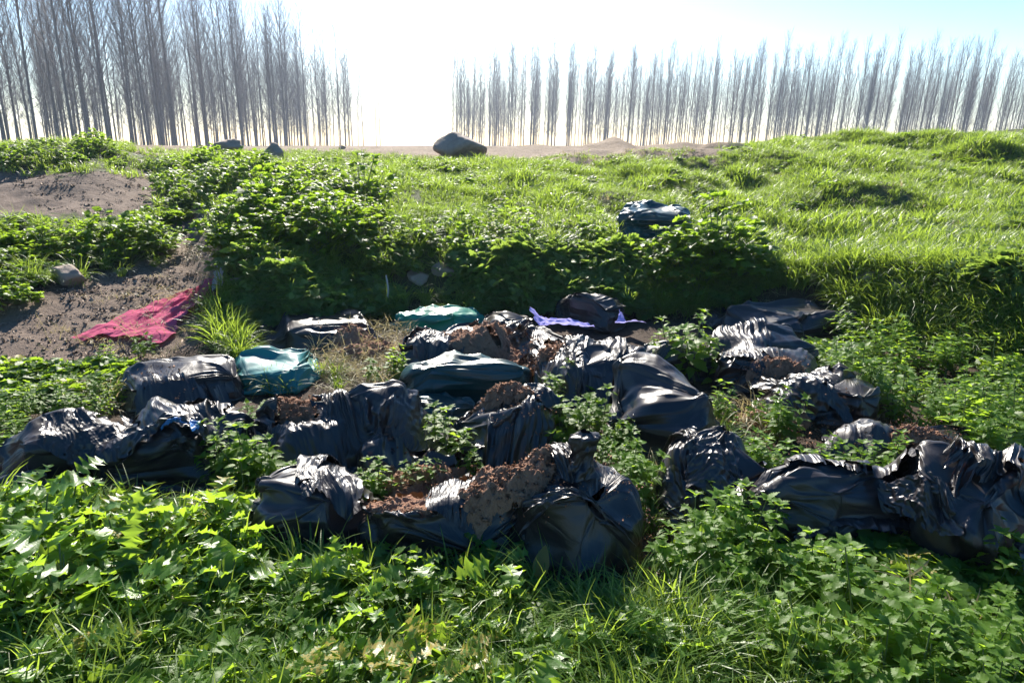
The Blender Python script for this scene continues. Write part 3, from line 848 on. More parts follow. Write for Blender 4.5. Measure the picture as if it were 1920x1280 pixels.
# ---- back rows
bag('rubbish_bag', 'bright green plastic sack lying against the overgrown bank, left of the heap of compost', (738, 915, 572, 612), .18, 'green', seed=11, cr=1.10, ev=.13,
    blobs=[(-.55,0,.3,.42),(-.15,.1,.52,.46),(.35,0,.35,.45),(.7,0,.2,.3)], tilt=-.05, shift=(0,-.25))
bag('rubbish_bag', 'dark purple-black sack lying flat in shade behind the teal net sack', (500, 720, 588, 672), .22, 'black', seed=12, lumps=4)
bag('rubbish_bag', 'black sack in deep shade at the foot of the bank, behind the lilac cloth', (1035, 1172, 550, 628), .34, 'black', seed=13, lumps=3)
bag('rubbish_bag', 'low black sack with torn brown top, farthest back on the right under the bank', (1345, 1600, 573, 650), .26, 'black', seed=14, lumps=6, ev=.2, dmax=.045)
bag('rubbish_bag', 'torn black sack behind the compost heap, right of the bright green sack', (880, 1000, 583, 650), .24, 'brownblack', seed=15, ev=.2, opening=[(930,632,42,22)])
bag('rubbish_bag', 'slit black sack spilling brown compost, at the middle of the back row', (815, 1010, 606, 700), .24, 'brownblack', seed=16, lumps=4, ev=.2, opening=[(925,655,82,42)], heap=.02)
bag('rubbish_bag', 'striped torn black sack with glossy folds, just behind the dark green sack', (752, 930, 622, 705), .26, 'brownblack', seed=17, cr=1.30, lumps=4, ev=.24, eu=.1, axis='x', tilt=.1)
bag('rubbish_bag', 'small open black sack with a hole in its top, right of the compost heap', (990, 1080, 628, 730), .25, 'black', seed=18, lumps=3, ev=.2, opening=[(1038,655,22,14),(1030,700,26,14)])
# ---- left
bag('rubbish_bag', 'long low black sack with a crumpled top edge, beside the teal net sack', (228, 448, 670, 778), .30, 'black', seed=21, cr=0.85, lumps=4, ev=.14, blobs=[(-.6,0,.4,.42),(-.2,.1,.5,.46),(.25,0,.52,.46),(.62,0,.45,.38)])
bag('rubbish_bag', 'teal net sack with pale bands, lying right of the long low black sack', (435, 592, 655, 750), .24, 'teal', seed=22, lumps=4, ev=.22, tilt=.45)
bag('rubbish_bag', 'glossy charcoal sack at the far left of the pile with streaked shiny top', (5, 232, 778, 935), .36, 'black', seed=23, ev=.2, blobs=[(-.25,.1,.6,.40),(.25,.2,.55,.42),(-.6,-.1,.25,.34),(.66,0,.5,.32)], tilt=.25)
bag('rubbish_bag', 'torn grey-black sack with scraps of blue plastic on it', (195, 470, 772, 925), .33, 'black', seed=24, cr=1.50, lumps=5, ev=.24, eu=.14, dmax=.05, blobs=[(-.5,.3,.62,.36),(.0,.3,.62,.36),(.55,.3,.55,.34),(-.3,-.4,.3,.34),(.45,-.4,.34,.3)])
# ---- centre
bag('rubbish_bag', 'domed black sack slit open to show compost, left of the dark green sack', (466, 792, 722, 880), .42, 'black', seed=31, ev=.16, opening=[(557,775,30,48)], heap=.0,
    blobs=[(-.62,0,.5,.36),(-.2,.1,.50,.40),(.25,0,.58,.42),(.66,0,.34,.32)])
bag('rubbish_bag', 'large dark green sack with pale glossy streaks, in the middle of the pile', (748, 1002, 675, 790), .36, 'darkgreen', seed=32, cr=0.9, ev=.17, tilt=.06,
    blobs=[(-.55,0,.5,.42),(-.05,.1,.55,.44),(.5,.1,.5,.40)], lift=.03)
bag('rubbish_bag', 'flattened dark green sack under the front of the large dark green one', (735, 915, 738, 812), .20, 'darkgreen', seed=33, ev=.2, lumps=4)
bag('rubbish_bag', 'glossy black sack with deep folds, left neighbour of the tallest dome', (1045, 1222, 628, 765), .44, 'black', seed=34, ev=.2, axis='z', dmax=.045,
    blobs=[(-.4,0,.55,.45),(.2,.1,.6,.46),(.5,-.1,.45,.38)])
bag('rubbish_bag', 'tallest smooth dome of black film with fine streaks, right of the glossy folded sack', (1118, 1340, 675, 878), .52, 'black', seed=35, cr=0.85, ev=.13, tilt=-.2, dmax=.03, shift=(0,-.16),
    blobs=[(-.35,.2,.56,.44),(.1,0,.55,.46),(.35,-.3,.4,.42)])
bag('rubbish_bag', 'black sack behind the tallest dome, with a nettle patch on its top edge', (1190, 1352, 640, 722), .34, 'black', seed=36, ev=.14, lumps=3)
bag('rubbish_bag', 'wide matt black sack stretched like a tent, with holes in its face', (1318, 1528, 606, 712), .38, 'black', seed=37, cr=0.85, ev=.10, dmax=.03, opening=[(1403,660,18,9)],
    blobs=[(-.4,0,.5,.44),(.15,.2,.66,.34),(.55,0,.35,.38)], heap=-.02)
bag('rubbish_bag', 'ripped black sack in front of the tent-like one, flattened and dark inside', (1345, 1520, 665, 745), .24, 'brownblack', seed=38, cr=1.40, ev=.22, lumps=4, dmax=.05)
bag('rubbish_bag', 'crumpled torn sack between the nettle clumps, right of the bare compost', (1480, 1650, 712, 822), .26, 'brownblack', seed=39, cr=1.70, ev=.26, eu=.16, lumps=4, dmax=.06)
bag('rubbish_bag', 'torn sack with a long brown fold, in front of the dark green sack', (842, 1070, 740, 880), .38, 'brownblack', seed=40, ev=.2, tilt=.4, dmax=.045, blobs=[(-.5,-.2,.3,.36),(.1,.1,.5,.42),(.5,.2,.55,.40)])
bag('rubbish_bag', 'flattened torn sack with crumpled pale creases, behind the two compost openings', (820, 1010, 815, 905), .22, 'brownblack', seed=42, cr=1.50, ev=.26, eu=.16, dmax=.05, lumps=4)
bag('rubbish_bag', 'low wrinkled scrap of sack right of the domed sack slit open', (668, 830, 800, 905), .20, 'black', seed=43, cr=1.40, ev=.26, eu=.16, dmax=.05, lumps=4)
# ---- front
bag('rubbish_bag', 'shiny silver-streaked sack at the front, left of the compost openings', (452, 712, 872, 1062), .40, 'black', seed=51, ev=.2, tilt=.2, dmax=.04,
    blobs=[(-.5,-.1,.3,.4),(.1,.1,.58,.42),(.5,-.1,.42,.40)])
bag('rubbish_bag', 'largest front sack, torn open over two mounds of red-brown compost', (680, 1070, 872, 1085), .42, 'black', seed=52, shift=(0,-.08), ev=.2, dmax=.04, opening=[(765,935,82,36),(948,915,52,28)], heap=.02,
    blobs=[(-.6,.1,.42,.40),(-.2,-.1,.50,.42),(.25,.1,.56,.42),(.62,0,.55,.36)])
bag('rubbish_bag', 'dark front sack with a twisted neck standing up, beside the largest front sack', (930, 1190, 850, 1118), .50, 'black', seed=53, shift=(0,-.08), cr=0.9, ev=.15, dmax=.04, knot=(1088, 875, .17, .1),
    blobs=[(-.4,.1,.5,.42),(.2,.2,.6,.40),(.1,-.3,.4,.44),(.6,-.3,.25,.34)], axis='z')
bag('rubbish_bag', 'black sack gathered into a fan of creases, in front of the tallest dome', (1232, 1425, 808, 985), .40, 'black', seed=54, shift=(0,-.08), ev=.24, dmax=.05, axis='z',
    blobs=[(-.4,-.1,.4,.45),(.2,.3,.6,.40),(.5,0,.3,.4)])
bag('rubbish_bag', 'long flat black sack with crumbs of compost on it, behind the front nettle strip', (1505, 1840, 795, 905), .28, 'black', seed=55, cr=1.30, ev=.24, eu=.12, dmax=.05, lumps=6)
bag('rubbish_bag', 'front sack with a bright folded peak and a round banded end', (1410, 1735, 878, 1045), .42, 'black', seed=56, ev=.16, dmax=.04,
    blobs=[(-.66,0,.5,.34),(-.3,0,.42,.36),(.2,0,.62,.36),(.55,0,.5,.38)])
bag('rubbish_bag', 'tall crumpled sack standing at the right end of the pile', (1705, 1960, 835, 1105), .60, 'black', seed=57, cr=1.50, ev=.26, eu=.2, dmax=.06, axis='z',
    blobs=[(.25,.1,.7,.30),(-.2,.1,.45,.34),(.2,-.2,.4,.44),(-.5,0,.3,.36)])
bag('rubbish_bag', 'pale blue-grey sack lowest at the right edge, below the tall crumpled sack', (1855, 2010, 1020, 1145), .22, 'palefilm', seed=58, ev=.2, lumps=3)
bag('rubbish_bag', 'blue-black crumpled sack up on the grassy bank, above the rest of the pile', (1150, 1284, 396, 474), .46, 'darkgreen', seed=59, cr=1.70, ev=.26, eu=.2, dmax=.06, blobs=[(-.5,0,.4,.42),(.0,.1,.62,.45),(.5,0,.55,.42)])
bag('rubbish_bag', 'flat pale crinkled sack half buried in the grass at the lower left edge', (-60, 110, 900, 965), .12, 'black', seed=60, ev=.25, lumps=3)

# ---- loose sheets and cloths
film('torn_sheet', 'ragged black sheet draped between the ripped sack and the crumpled torn sack', [(1375,722),(1600,730),(1640,800),(1420,760)], 'brownblack', 71, [(1545,770,.22,.3),(1450,745,.12,.25)], ex=(.22,.22))
film('torn_sheet', 'dark limp sheet on the ground at the foot of the front right sack', [(1440,985),(1720,985),(1760,1060),(1500,1050)], 'black', 72, [(1600,1010,.1,.4)], ex=(.1,.1), amp=.05)
film('torn_sheet', 'dark blue-black sheet lying flat in the shade by the right bank', [(1300,585),(1360,580),(1400,612),(1310,618)], 'black', 73, ex=(.1,.1))
film('red_cloth', 'dark red fabric sheet crumpled down the dirt track', [(345,548),(402,536),(290,655),(140,642)], 'red', 81, ex=(.08,.22), dmax=.08, ragged=.04, res=(18,13), levels=3, amp=.04, bend=.05, cr=.6, streak=2.4, cat='cloth')
film('rag', 'small pale grey rag caught on the corner of the bank', [(405,512),(428,512),(426,545),(410,545)], 'rag', 84, res=(16,12), ex=(.2,.2), ragged=.1, cat='rag', lift=.04)


film('lilac_cloth', 'lilac cloth strip trailing in front of the shaded back sack', None, 'lilac', 82, over=[(.14,5.90),(.60,5.76),(.69,5.56),(.17,5.66)], ex=(.3,.10), dmax=.05, res=(9,24), levels=3, ragged=.04, cr=.3, streak=.5, lift=.09, amp=.03, cat='cloth', bend=.06)
film('lilac_cloth', 'lilac cloth strip hanging between two sacks, with a pointed upper end', None, 'lilac', 83, over=[(.94,5.86),(.99,5.86),(1.17,5.62),(.93,5.66)], ex=(.15,.3), dmax=.05, res=(20,9), levels=3, ragged=.04, cr=.3, streak=.5, lift=.09, amp=.06, cat='cloth', bend=.06)
# ---- torn sheets that drape over the sacks
drape('torn black sheet sliding off the left end of the domed sack', [(600,745),(700,742),(735,850),(620,860)], 'black', 301)
drape('creased black sheet folded over the right flank of the domed sack', [(690,745),(770,780),(800,860),(700,870)], 'black', 302, ex=(.25,.2))
drape('brown-black sheet thrown over the sack with the long brown fold', [(900,760),(1040,755),(1065,850),(880,850)], 'brownblack', 303, ex=(.1,.25), dmax=.05)
drape('thin black sheet bunched behind the right compost opening', [(985,870),(1070,862),(1110,930),(990,925)], 'brownblack', 304, ex=(.25,.25), dmax=.05)
drape('long streaked sheet between the two compost openings', [(858,885),(905,885),(885,985),(815,1000)], 'black', 305, ex=(.06,.3), dmax=.03)
drape('dark sheet hanging down the front of the sack with the twisted neck', [(1000,950),(1120,940),(1185,1075),(980,1080)], 'black', 306, ex=(.05,.18), dmax=.04, cr=.6)
drape('torn flap lying against the front of the fan-creased sack', [(1290,840),(1400,830),(1420,920),(1290,960)], 'black', 307, ex=(.25,.12), dmax=.05)
drape('crinkled sheet spread over the tall crumpled sack', [(1760,860),(1890,845),(1930,1000),(1760,1010)], 'brownblack', 308, ex=(.25,.2), dmax=.05)
drape('slack sheet bridging the peaked front sack and the tall crumpled sack', [(1640,920),(1790,930),(1800,1030),(1640,1030)], 'black', 309, ex=(.2,.2), dmax=.04)
drape('loose flap across the tent-like sack', [(1340,620),(1440,615),(1470,670),(1350,680)], 'black', 310, ex=(.04,.12), dmax=.02, cr=.5)
drape('rumpled sheet over the crumpled torn sack beside the nettles', [(1400,740),(1560,725),(1600,790),(1440,790)], 'brownblack', 311, ex=(.25,.25), dmax=.05)
drape('torn grey sheet with bright creases across the glossy charcoal sack', [(100,790),(200,790),(210,850),(90,860)], 'black', 312, ex=(.1,.25), dmax=.03)
drape('jumbled sheet in front of the torn sack with blue scraps', [(230,840),(440,830),(450,910),(240,920)], 'black', 313, ex=(.28,.28), dmax=.06)
drape('smooth grey sheet over the back of the torn sack with blue scraps', [(240,782),(410,775),(430,830),(250,840)], 'black', 314, ex=(.08,.2), dmax=.03)
drape('torn flap over the glossy folded sack', [(1070,640),(1170,640),(1190,700),(1075,705)], 'black', 315, ex=(.1,.25), dmax=.04)
drape('torn black strip beside the compost heap in the back row', [(780,630),(880,622),(860,665),(770,670)], 'brownblack', 316, ex=(.25,.2), dmax=.04)
drape('crumpled sheet on the long flat sack', [(1540,815),(1700,800),(1720,860),(1540,865)], 'black', 317, ex=(.2,.25), dmax=.04)
drape('limp black sheet on the soil in front of the dark green sacks', [(720,790),(850,800),(850,850),(740,850)], 'black', 318, ex=(.2,.2), dmax=.05)
drape('shiny flap on the silver-streaked front sack', [(560,890),(670,885),(690,970),(570,990)], 'black', 319, ex=(.08,.28), dmax=.035)

film('blue_scrap', 'strip of bright blue plastic lying on the torn grey-black sack', None, 'bluefilm', 74, over=[topat(322,826), topat(366,822), topat(346,842), topat(308,846)], res=(14,24), ragged=.05, lift=.05, dmax=.02, cat='plastic scrap', amp=.005, cr=.3)
film('blue_scrap', 'tiny bright blue plastic scrap at the back of the torn sack', None, 'bluefilm', 75, over=[topat(360,806), topat(378,804), topat(376,818), topat(362,818)], res=(10,12), ragged=.05, lift=.05, dmax=.02, cat='plastic scrap', amp=.005, cr=.3)
drape('slack sheet bridging the silver-streaked sack and the domed sack slit open', [(560,850),(700,850),(700,900),(560,905)], 'black', 321, ex=(.15,.2))
drape('wide torn sheet behind the largest front sack, under the nettle clump', [(650,860),(860,850),(880,905),(660,915)], 'brownblack', 322, ex=(.15,.25))
drape('black sheet filling the hollow between the dark green sack and the tallest dome', [(1000,735),(1090,735),(1110,820),(1010,830)], 'black', 323, ex=(.2,.2))
drape('crumpled sheet between the tallest dome and the fan-creased sack', [(1190,810),(1330,820),(1330,880),(1210,890)], 'black', 324, ex=(.2,.2))
drape('dark sheet on the soil in front of the fan-creased sack', [(1230,925),(1420,930),(1430,990),(1240,1000)], 'black', 325, ex=(.12,.2))
drape('sheet spread between the small open sack and the glossy folded sack', [(1000,650),(1090,650),(1090,730),(1010,735)], 'brownblack', 326, ex=(.15,.2))
drape('ripped sheet joining the long low sack and the torn sack with blue scraps', [(250,755),(440,750),(450,800),(260,805)], 'black', 327, ex=(.1,.2))
drape('loose sheet between the charcoal sack and the torn sack with blue scraps', [(150,800),(270,790),(280,900),(140,910)], 'black', 328, ex=(.15,.15), cr=.7)
drape('black film stretched from the tent-like sack down to the crumpled torn sack', [(1400,690),(1530,680),(1560,760),(1410,770)], 'black', 329, ex=(.15,.2))
drape('long ragged sheet in the gap behind the bright peaked sack', [(1420,855),(1620,850),(1640,900),(1430,905)], 'black', 330, ex=(.2,.2))
drape('limp sheet at the foot of the domed sack slit open', [(470,830),(640,840),(640,890),(470,880)], 'black', 333, ex=(.15,.2))
# ---- spilled compost
heap(925, 650, .36, .22, .10, 601, 'large brown compost heap in the middle of the back row')
heap(770, 925, .27, .14, .11, 602, 'red-brown mound of compost on the largest front sack, left of the streaked sheet', .3)
heap(955, 918, .19, .11, .08, 603, 'smaller patch of compost on the largest front sack, right of the streaked sheet', .2)
heap(1030, 708, .16, .11, .06, 604, 'small compost heap below the open sack with a hole in its top')
heap(690, 665, .30, .22, .10, 605, 'brown soil heap covered in straw, behind the nettle clump')
heap(1462, 705, .20, .12, .05, 606, 'dark compost spilling out under the tent-like sack')
heap(1450, 790, .26, .18, .04, 607, 'flat patch of bare compost right of the tallest dome')
heap(1700, 835, .20, .08, .025, 608, 'thin sprinkling of compost on the long flat sack')
heap(950, 745, .16, .08, .05, 609, 'little compost heap behind the sack with the long brown fold')
heap(705, 890, .12, .06, .02, 611, 'strip of compost beside the silver-streaked sack')
# ---- stones
def stone(u, v, w, h, label, seed, group=None, sink=.25, depth=.8):
    r = np.random.default_rng(seed)
    bm_n = 26
    th = np.linspace(0.0, math.pi, bm_n)[:, None]; ph = np.linspace(0, 2 * math.pi, 40, endpoint=False)[None, :]
    d = np.stack([np.sin(th) * np.cos(ph), np.sin(th) * np.sin(ph), np.cos(th) + 0 * ph], -1)
    k = r.normal(0, 1, (16, 3)); k /= np.linalg.norm(k, axis=1, keepdims=True)
    off = r.uniform(.62, 1.0, 16)
    dots = d @ k.T; rad = np.min(np.where(dots > .05, off / np.maximum(dots, .05), 9), -1); rad = np.minimum(rad, 1.25)
    rad = rad * (1 + .06 * fbm3(d[..., 0] * 3, d[..., 1] * 3, d[..., 2] * 3, 4, seed))
    b = at(u, v); f = b[1] * cp + (EYE - b[2]) * sp
    W = w / FOC * f; H = h / FOC * f
    P = d * rad[..., None] * np.array([W / 2, W / 2 * depth, H * .62])
    P[..., 2] += H * (.5 - sink)
    me = mesh_np('stone', P.reshape(-1, 3), grid_faces(bm_n, 40, True), True, MAT['rock'])
    o = link('stone', me, None, (b[0], b[1] + W * .3, b[2])); o.rotation_euler = (0, r.uniform(-.12, .12), r.uniform(-.4, .4))
    return tag(o, label, 'stone', group)
stone(862, 297, 86, 50, 'large tilted boulder standing alone on the skyline at the open gap', 91, sink=.12)
stone(420, 290, 62, 26, 'rounded grey boulder on the ridge below the left poplars', 92, sink=.1)
stone(514, 303, 38, 30, 'pointed boulder on the ridge, next right of the rounded one', 93, sink=.1)
stone(640, 280, 14, 8, 'tiny stone on the skyline below the end of the left poplars', 94)
stone(680, 322, 50, 22, 'low dark boulder half hidden in weeds on the upper slope', 100, sink=.4)
stone(120, 535, 52, 40, 'reddish stone under the leafy weeds at the edge of the dirt track', 95, sink=.1)
stone(88, 706, 46, 22, 'pale stone at the low end of the dirt track', 96)
stone(120, 702, 24, 22, 'small pointed stone beside the pale one at the foot of the track', 97)
stone(160, 686, 34, 14, 'flat pale stone just below the red fabric', 98)
for k, (u, v, w, h) in enumerate([(455,545,60,38),(500,530,50,34),(560,520,60,36),(620,520,50,36),(780,530,46,34),(840,515,60,30),(900,525,54,34),(980,520,50,30),(1060,525,60,30),(1420,540,60,26),(1540,522,70,26),(1640,530,60,30),(1720,545,62,36),(1790,548,70,46),(1860,560,60,40),(1905,548,50,36),(1250,535,60,34),(1330,545,50,30),(505,585,60,40),(700,545,52,36)]):
    stone(u, v, w, h, 'rough brown stone set in the face of the overgrown bank', 200 + k, 'stones set in the face of the bank', sink=.5, depth=1.0)
# pale bent stick, dry straw
def sticklike(name, pts, r, label, mat, cat):
    P = []
    base = at(*pts[0][:2])
    for (u, v, dy) in pts:
        d = ray(u, v); s = (base[1] + dy) / d[1]; P.append([d[0] * s, d[1] * s, EYE + d[2] * s])
    P = np.array(P); t = np.linspace(0, len(P) - 1, 24)
    Q = np.stack([np.interp(t, range(len(P)), P[:, k]) for k in range(3)], -1)
    for _ in range(3): Q[1:-1] = .25 * Q[:-2] + .5 * Q[1:-1] + .25 * Q[2:]
    V, F = tube(Q - base, r * (1 - .5 * np.linspace(0, 1, 24)), 7)
    return tag(link(name, mesh_np(name, V, F, True, MAT[mat], {'var': np.full(len(V), .5)}), None, tuple(base)), label, cat)
sticklike('stick', [(718,592,0),(726,565,0),(728,540,-.02),(724,516,-.02)], .014, 'pale bent stick standing in front of the shaded bank', 'stick', 'stick')
sticklike('stick', [(1335,1065,0),(1362,1058,0),(1400,1058,.02),(1440,1070,.02)], .010, 'curved dry stick lying among the front nettles', 'stick', 'stick')

# ------------------------------------------------------------ leaves and plants
def rot(az, pitch, roll=0.0):
    return np.array((Matrix.Rotation(az, 3, 'Z') @ Matrix.Rotation(-pitch, 3, 'Y') @ Matrix.Rotation(roll, 3, 'X')))
def leaf(L, W, kind='nettle', n=14, curl=.5, fold=.25, r=None):
    """leaf along +x, midrib on z=0 at base"""
    s = np.linspace(0, 1, n + 1)
    if kind == 'nettle':
        w = W * np.sin(math.pi * np.clip(s, 0, 1) ** .62) ** .85 * (1 - .15 * s); w = w * np.where(np.arange(n + 1) % 2, 1.12, .78)
    elif kind == 'thistle':
        k = np.arange(n + 1) % 4
        lob = np.choose(k, [.28, .62, 1.25, 1.0]); w = W * lob * (np.sin(math.pi * (.10 + .86 * s)) ** .6)
        w[-1] = 0
    elif kind == 'dock':
        w = W * np.sin(math.pi * s ** .7) ** .8
    else:
        w = W * np.sin(math.pi * s ** .8) ** .7 * np.where(np.arange(n + 1) % 2, 1.2, .68)
    w[0] = max(w[0] * .2, W * .06); w[-1] = 0
    x = L * (s - .10 * curl * s ** 2); z = -curl * L * .55 * s ** 2.0
    back = np.where(np.arange(n + 1) % 2, .0, 0) * 0 if kind != 'thistle' else .05 * L * np.choose(np.arange(n + 1) % 4, [0, .3, .6, -.4])
    wav = (r.normal(0, 1, (2, n + 1)) * (.16 if kind == 'thistle' else .05) * W) if r is not None else np.zeros((2, n + 1))
    mid = np.stack([x, 0 * x, z], -1)
    lf = np.stack([x + back, w, z + fold * w + wav[0]], -1); rt = np.stack([x + back, -w, z + fold * w + wav[1]], -1)
    V = np.concatenate([mid, lf, rt]); q = n + 1
    i = np.arange(n)
    Q = np.concatenate([np.stack([i, i + 1, q + i + 1, q + i], -1), np.stack([i + 1, i, 2 * q + i, 2 * q + i + 1], -1)])
    return V, Q
def put(A, VQ, Rm, p, c, s=1.0):
    V, Q = VQ; A.add(V * s @ Rm.T + p, Q=Q, c=c)

def nettle_variant(seed, h):
    r = np.random.default_rng(seed); A = Acc(); S = Acc()
    lib = [leaf(1.0, .30, 'nettle', 14, r.uniform(.3, .8), r.uniform(.1, .35), r) for _ in range(4)]
    stems = [(np.zeros(3), h, r.uniform(0, 6.28), r.uniform(0, .18))]
    for k in range(r.integers(2, 5)):
        stems.append((np.array([r.normal(0, .045), r.normal(0, .045), 0]), h * r.uniform(.55, .95), r.uniform(0, 6.28), r.uniform(.15, .45)))
    for (b, H, az, lean) in stems:
        t = np.linspace(0, 1, 7)[:, None]
        dv = np.array([math.cos(az) * lean, math.sin(az) * lean, 1.0])
        P = b + t * dv * H * (1 - .1 * lean) + np.array([0, 0, 0])
        V, F = tube(P, np.linspace(.0035, .0018, 7), 4); S.add(V, Q=F, c=.4)
        nodes = max(4, int(H / .045)); a0 = r.uniform(0, 3)
        for k in range(nodes):
            f = .22 + .78 * (k + .5) / nodes; p = b + dv * H * f
            L = .085 * (1 - .55 * max(f - .55, 0) / .45) * r.uniform(.8, 1.15) * (.8 if f < .4 else 1)
            for q in (0, 1):
                a = a0 + k * math.pi / 2 + q * math.pi + r.normal(0, .2)
                pit = r.uniform(-.1, .35) + .35 * max(f - .7, 0)
                pe = p + .022 * np.array([math.cos(a), math.sin(a), .35])
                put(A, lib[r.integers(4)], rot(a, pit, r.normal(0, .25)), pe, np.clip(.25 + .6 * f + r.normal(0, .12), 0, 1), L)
        top = b + dv * H
        for q in range(6):
            a = q * 1.05 + r.normal(0, .2)
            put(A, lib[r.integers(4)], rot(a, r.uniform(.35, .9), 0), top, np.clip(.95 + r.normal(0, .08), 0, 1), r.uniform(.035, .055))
    return A.mesh('nettle_leaves', MAT['nettle']), S.mesh('nettle_stem', MAT['stem'])
def thistle_variant(seed, sz):
    r = np.random.default_rng(seed); A = Acc(); S = Acc()
    for k in range(r.integers(14, 22)):
        V, Q = leaf(1.0, r.uniform(.20, .28), 'thistle', r.choice([20, 24, 28]), r.uniform(.3, 1.1), r.uniform(.1, .5), r)
        a = k * 2.4 + r.normal(0, .3); pit = r.uniform(.35, 1.35); L = sz * r.uniform(.4, .9)
        put(A, (V, Q), rot(a, pit, r.normal(0, .3)), np.array([0, 0, .01]) + .02 * np.array([math.cos(a), math.sin(a), 0]), np.clip(r.normal(.55, .22), 0, 1), L)
    # broad rounded blades between
    for k in range(r.integers(4, 8)):
        V, Q = leaf(1.0, r.uniform(.26, .34), 'thistle', 16, r.uniform(.3, .9), r.uniform(.1, .4), r)
        a = r.uniform(0, 6.28); L = sz * r.uniform(.3, .5); b = np.array([math.cos(a) * .05, math.sin(a) * .05, sz * r.uniform(.2, .75)])
        Vt, Ft = tube(np.array([[0, 0, 0], b * .5 + [0, 0, .02], b]), .003, 4); S.add(Vt, Q=Ft, c=.5)
        put(A, (V, Q), rot(a, r.uniform(.1, .8), r.normal(0, .4)), b, np.clip(r.normal(.6, .2), 0, 1), L)
    if not S.V: S.add(*[np.zeros((3, 3))], T=[[0, 1, 2]])
    return A.mesh('thistle_leaves', MAT['thistle']), S.mesh('thistle_stems', MAT['stem'])
def weed_variant(seed, R0, H, nl=46, mat='weed'):
    r = np.random.default_rng(seed); A = Acc(); S = Acc()
    lib = [leaf(1.0, .34, 'blade', 8, r.uniform(.2, .8), r.uniform(.0, .35), r) for _ in range(5)]
    for k in range(nl):
        a = r.uniform(0, 6.28); rr = R0 * math.sqrt(r.random()); hh = H * (1 - .55 * (rr / R0) ** 2) * r.uniform(.35, 1.05)
        tip = np.array([math.cos(a) * rr, math.sin(a) * rr, hh])
        Vt, Ft = tube(np.array([[tip[0] * .15, tip[1] * .15, 0], [tip[0] * .6, tip[1] * .6, hh * .6], tip]), np.array([.004, .003, .002]), 3); S.add(Vt, Q=Ft, c=.4)
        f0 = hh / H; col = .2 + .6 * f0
        cl = r.uniform(0, 6.28); up = r.uniform(.0, .7)
        for q in range(5):
            aa = cl + (q - 2) * .75
            pit = up - .25 * abs(q - 2) * .5 + r.normal(0, .15)
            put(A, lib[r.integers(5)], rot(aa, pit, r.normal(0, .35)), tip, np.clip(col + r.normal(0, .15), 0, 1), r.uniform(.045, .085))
    return A.mesh('weed_leaves', MAT[mat]), S.mesh('weed_stems', MAT['stem'])
def blades(A, r, n, R0, h0, h1, w, droop, dirb=None):
    for k in range(n):
        a = r.uniform(0, 6.28) if dirb is None else dirb + r.normal(0, .6)
        q = r.uniform(0, 6.28); rr = R0 * math.sqrt(r.random()); b = np.array([math.cos(q) * rr, math.sin(q) * rr, -.01])
        H = r.uniform(h0, h1); D = droop * r.uniform(.3, 1.3); m = 7
        s = np.linspace(0, 1, m)
        th = (0.15 + r.uniform(0, .35)) + D * s ** 1.4
        dx = np.concatenate([[0], np.cumsum(np.sin(th[1:]))]) / (m - 1) * H; dz = np.concatenate([[0], np.cumsum(np.cos(th[1:]))]) / (m - 1) * H
        ww = w * r.uniform(.7, 1.3) * (1 - s ** 2.2) + .0004
        tw = r.uniform(-.6, .6)
        cx, cy = math.cos(a), math.sin(a)
        C_ = np.stack([b[0] + cx * dx, b[1] + cy * dx, b[2] + dz], -1)
        sd_ = np.stack([-cy * ww, cx * ww, tw * ww], -1)
        V = np.concatenate([C_ + sd_, C_ - sd_]); i = np.arange(m - 1)
        A.add(V, Q=np.stack([i, i + 1, m + i + 1, m + i], -1), c=np.clip(r.normal(.5, .25) , 0, 1))
def tuft_mesh(seed, n, R0, h0, h1, w, droop, mat='grass', dirb=None):
    r = np.random.default_rng(seed); A = Acc(); blades(A, r, n, R0, h0, h1, w, droop, dirb); return A.mesh('grass_tuft', MAT[mat])
def scatter(poly, n, ymin=1.2, ymax=30, lift=0.0, clump=None):
    """n random terrain points whose place in the frame falls in poly"""
    P = np.array(poly, float)
    c = [at(np.clip(u, -300, 2300), min(max(v, 262), 1500)) for u, v in P]
    x0, x1 = min(p[0] for p in c) - .3, max(p[0] for p in c) + .3
    y0, y1 = max(min(p[1] for p in c) - .3, ymin), min(max(p[1] for p in c) + .3, ymax)
    out = np.zeros((0, 3)); tries = 0
    while len(out) < n and tries < 80:
        x = rng.uniform(x0, x1, n * 3); y = rng.uniform(y0, y1, n * 3); z = height(x, y)
        u, v = project(x, y, z + lift); k = inpoly(u, v, poly)
        if clump is not None: k &= fbm2(x * 1.3 + 5, y * 1.1, 3, 88) > clump + rng.normal(0, .12, len(x))
        out = np.concatenate([out, np.stack([x, y, z], -1)[k]]); tries += 1
    return out[:n]

NET = [nettle_variant(300 + k, (.24, .30, .36, .20, .27, .32)[k]) for k in range(6)]
THI = [thistle_variant(320 + k, (.24, .30, .20, .27, .34)[k]) for k in range(5)]
WEE = [weed_variant(340 + k, (.26, .34, .22, .30)[k], (.30, .38, .24, .34)[k]) for k in range(4)]
COUNT = {}
def plants(name, lib, parts, cat, poly, n, label, group, s0=.8, s1=1.2, sink=0.0, tiltmax=.15):
    for p in scatter(poly, n):
        a, b = lib[rng.integers(len(lib))]
        e = empty(name, (p[0], p[1], p[2] - sink)); k = rng.uniform(s0, s1) * (1 + .35 * float(fbm2(p[0] * 1.6, p[1] * 1.6, 2, 66))); e.scale = (k, k, k * rng.uniform(.85, 1.15))
        e.rotation_euler = (rng.normal(0, tiltmax), rng.normal(0, tiltmax), rng.uniform(0, 6.28))
        tag(e, label, cat, group); link(parts[0], a, e); link(parts[1], b, e)
        COUNT[name] = COUNT.get(name, 0) + 1
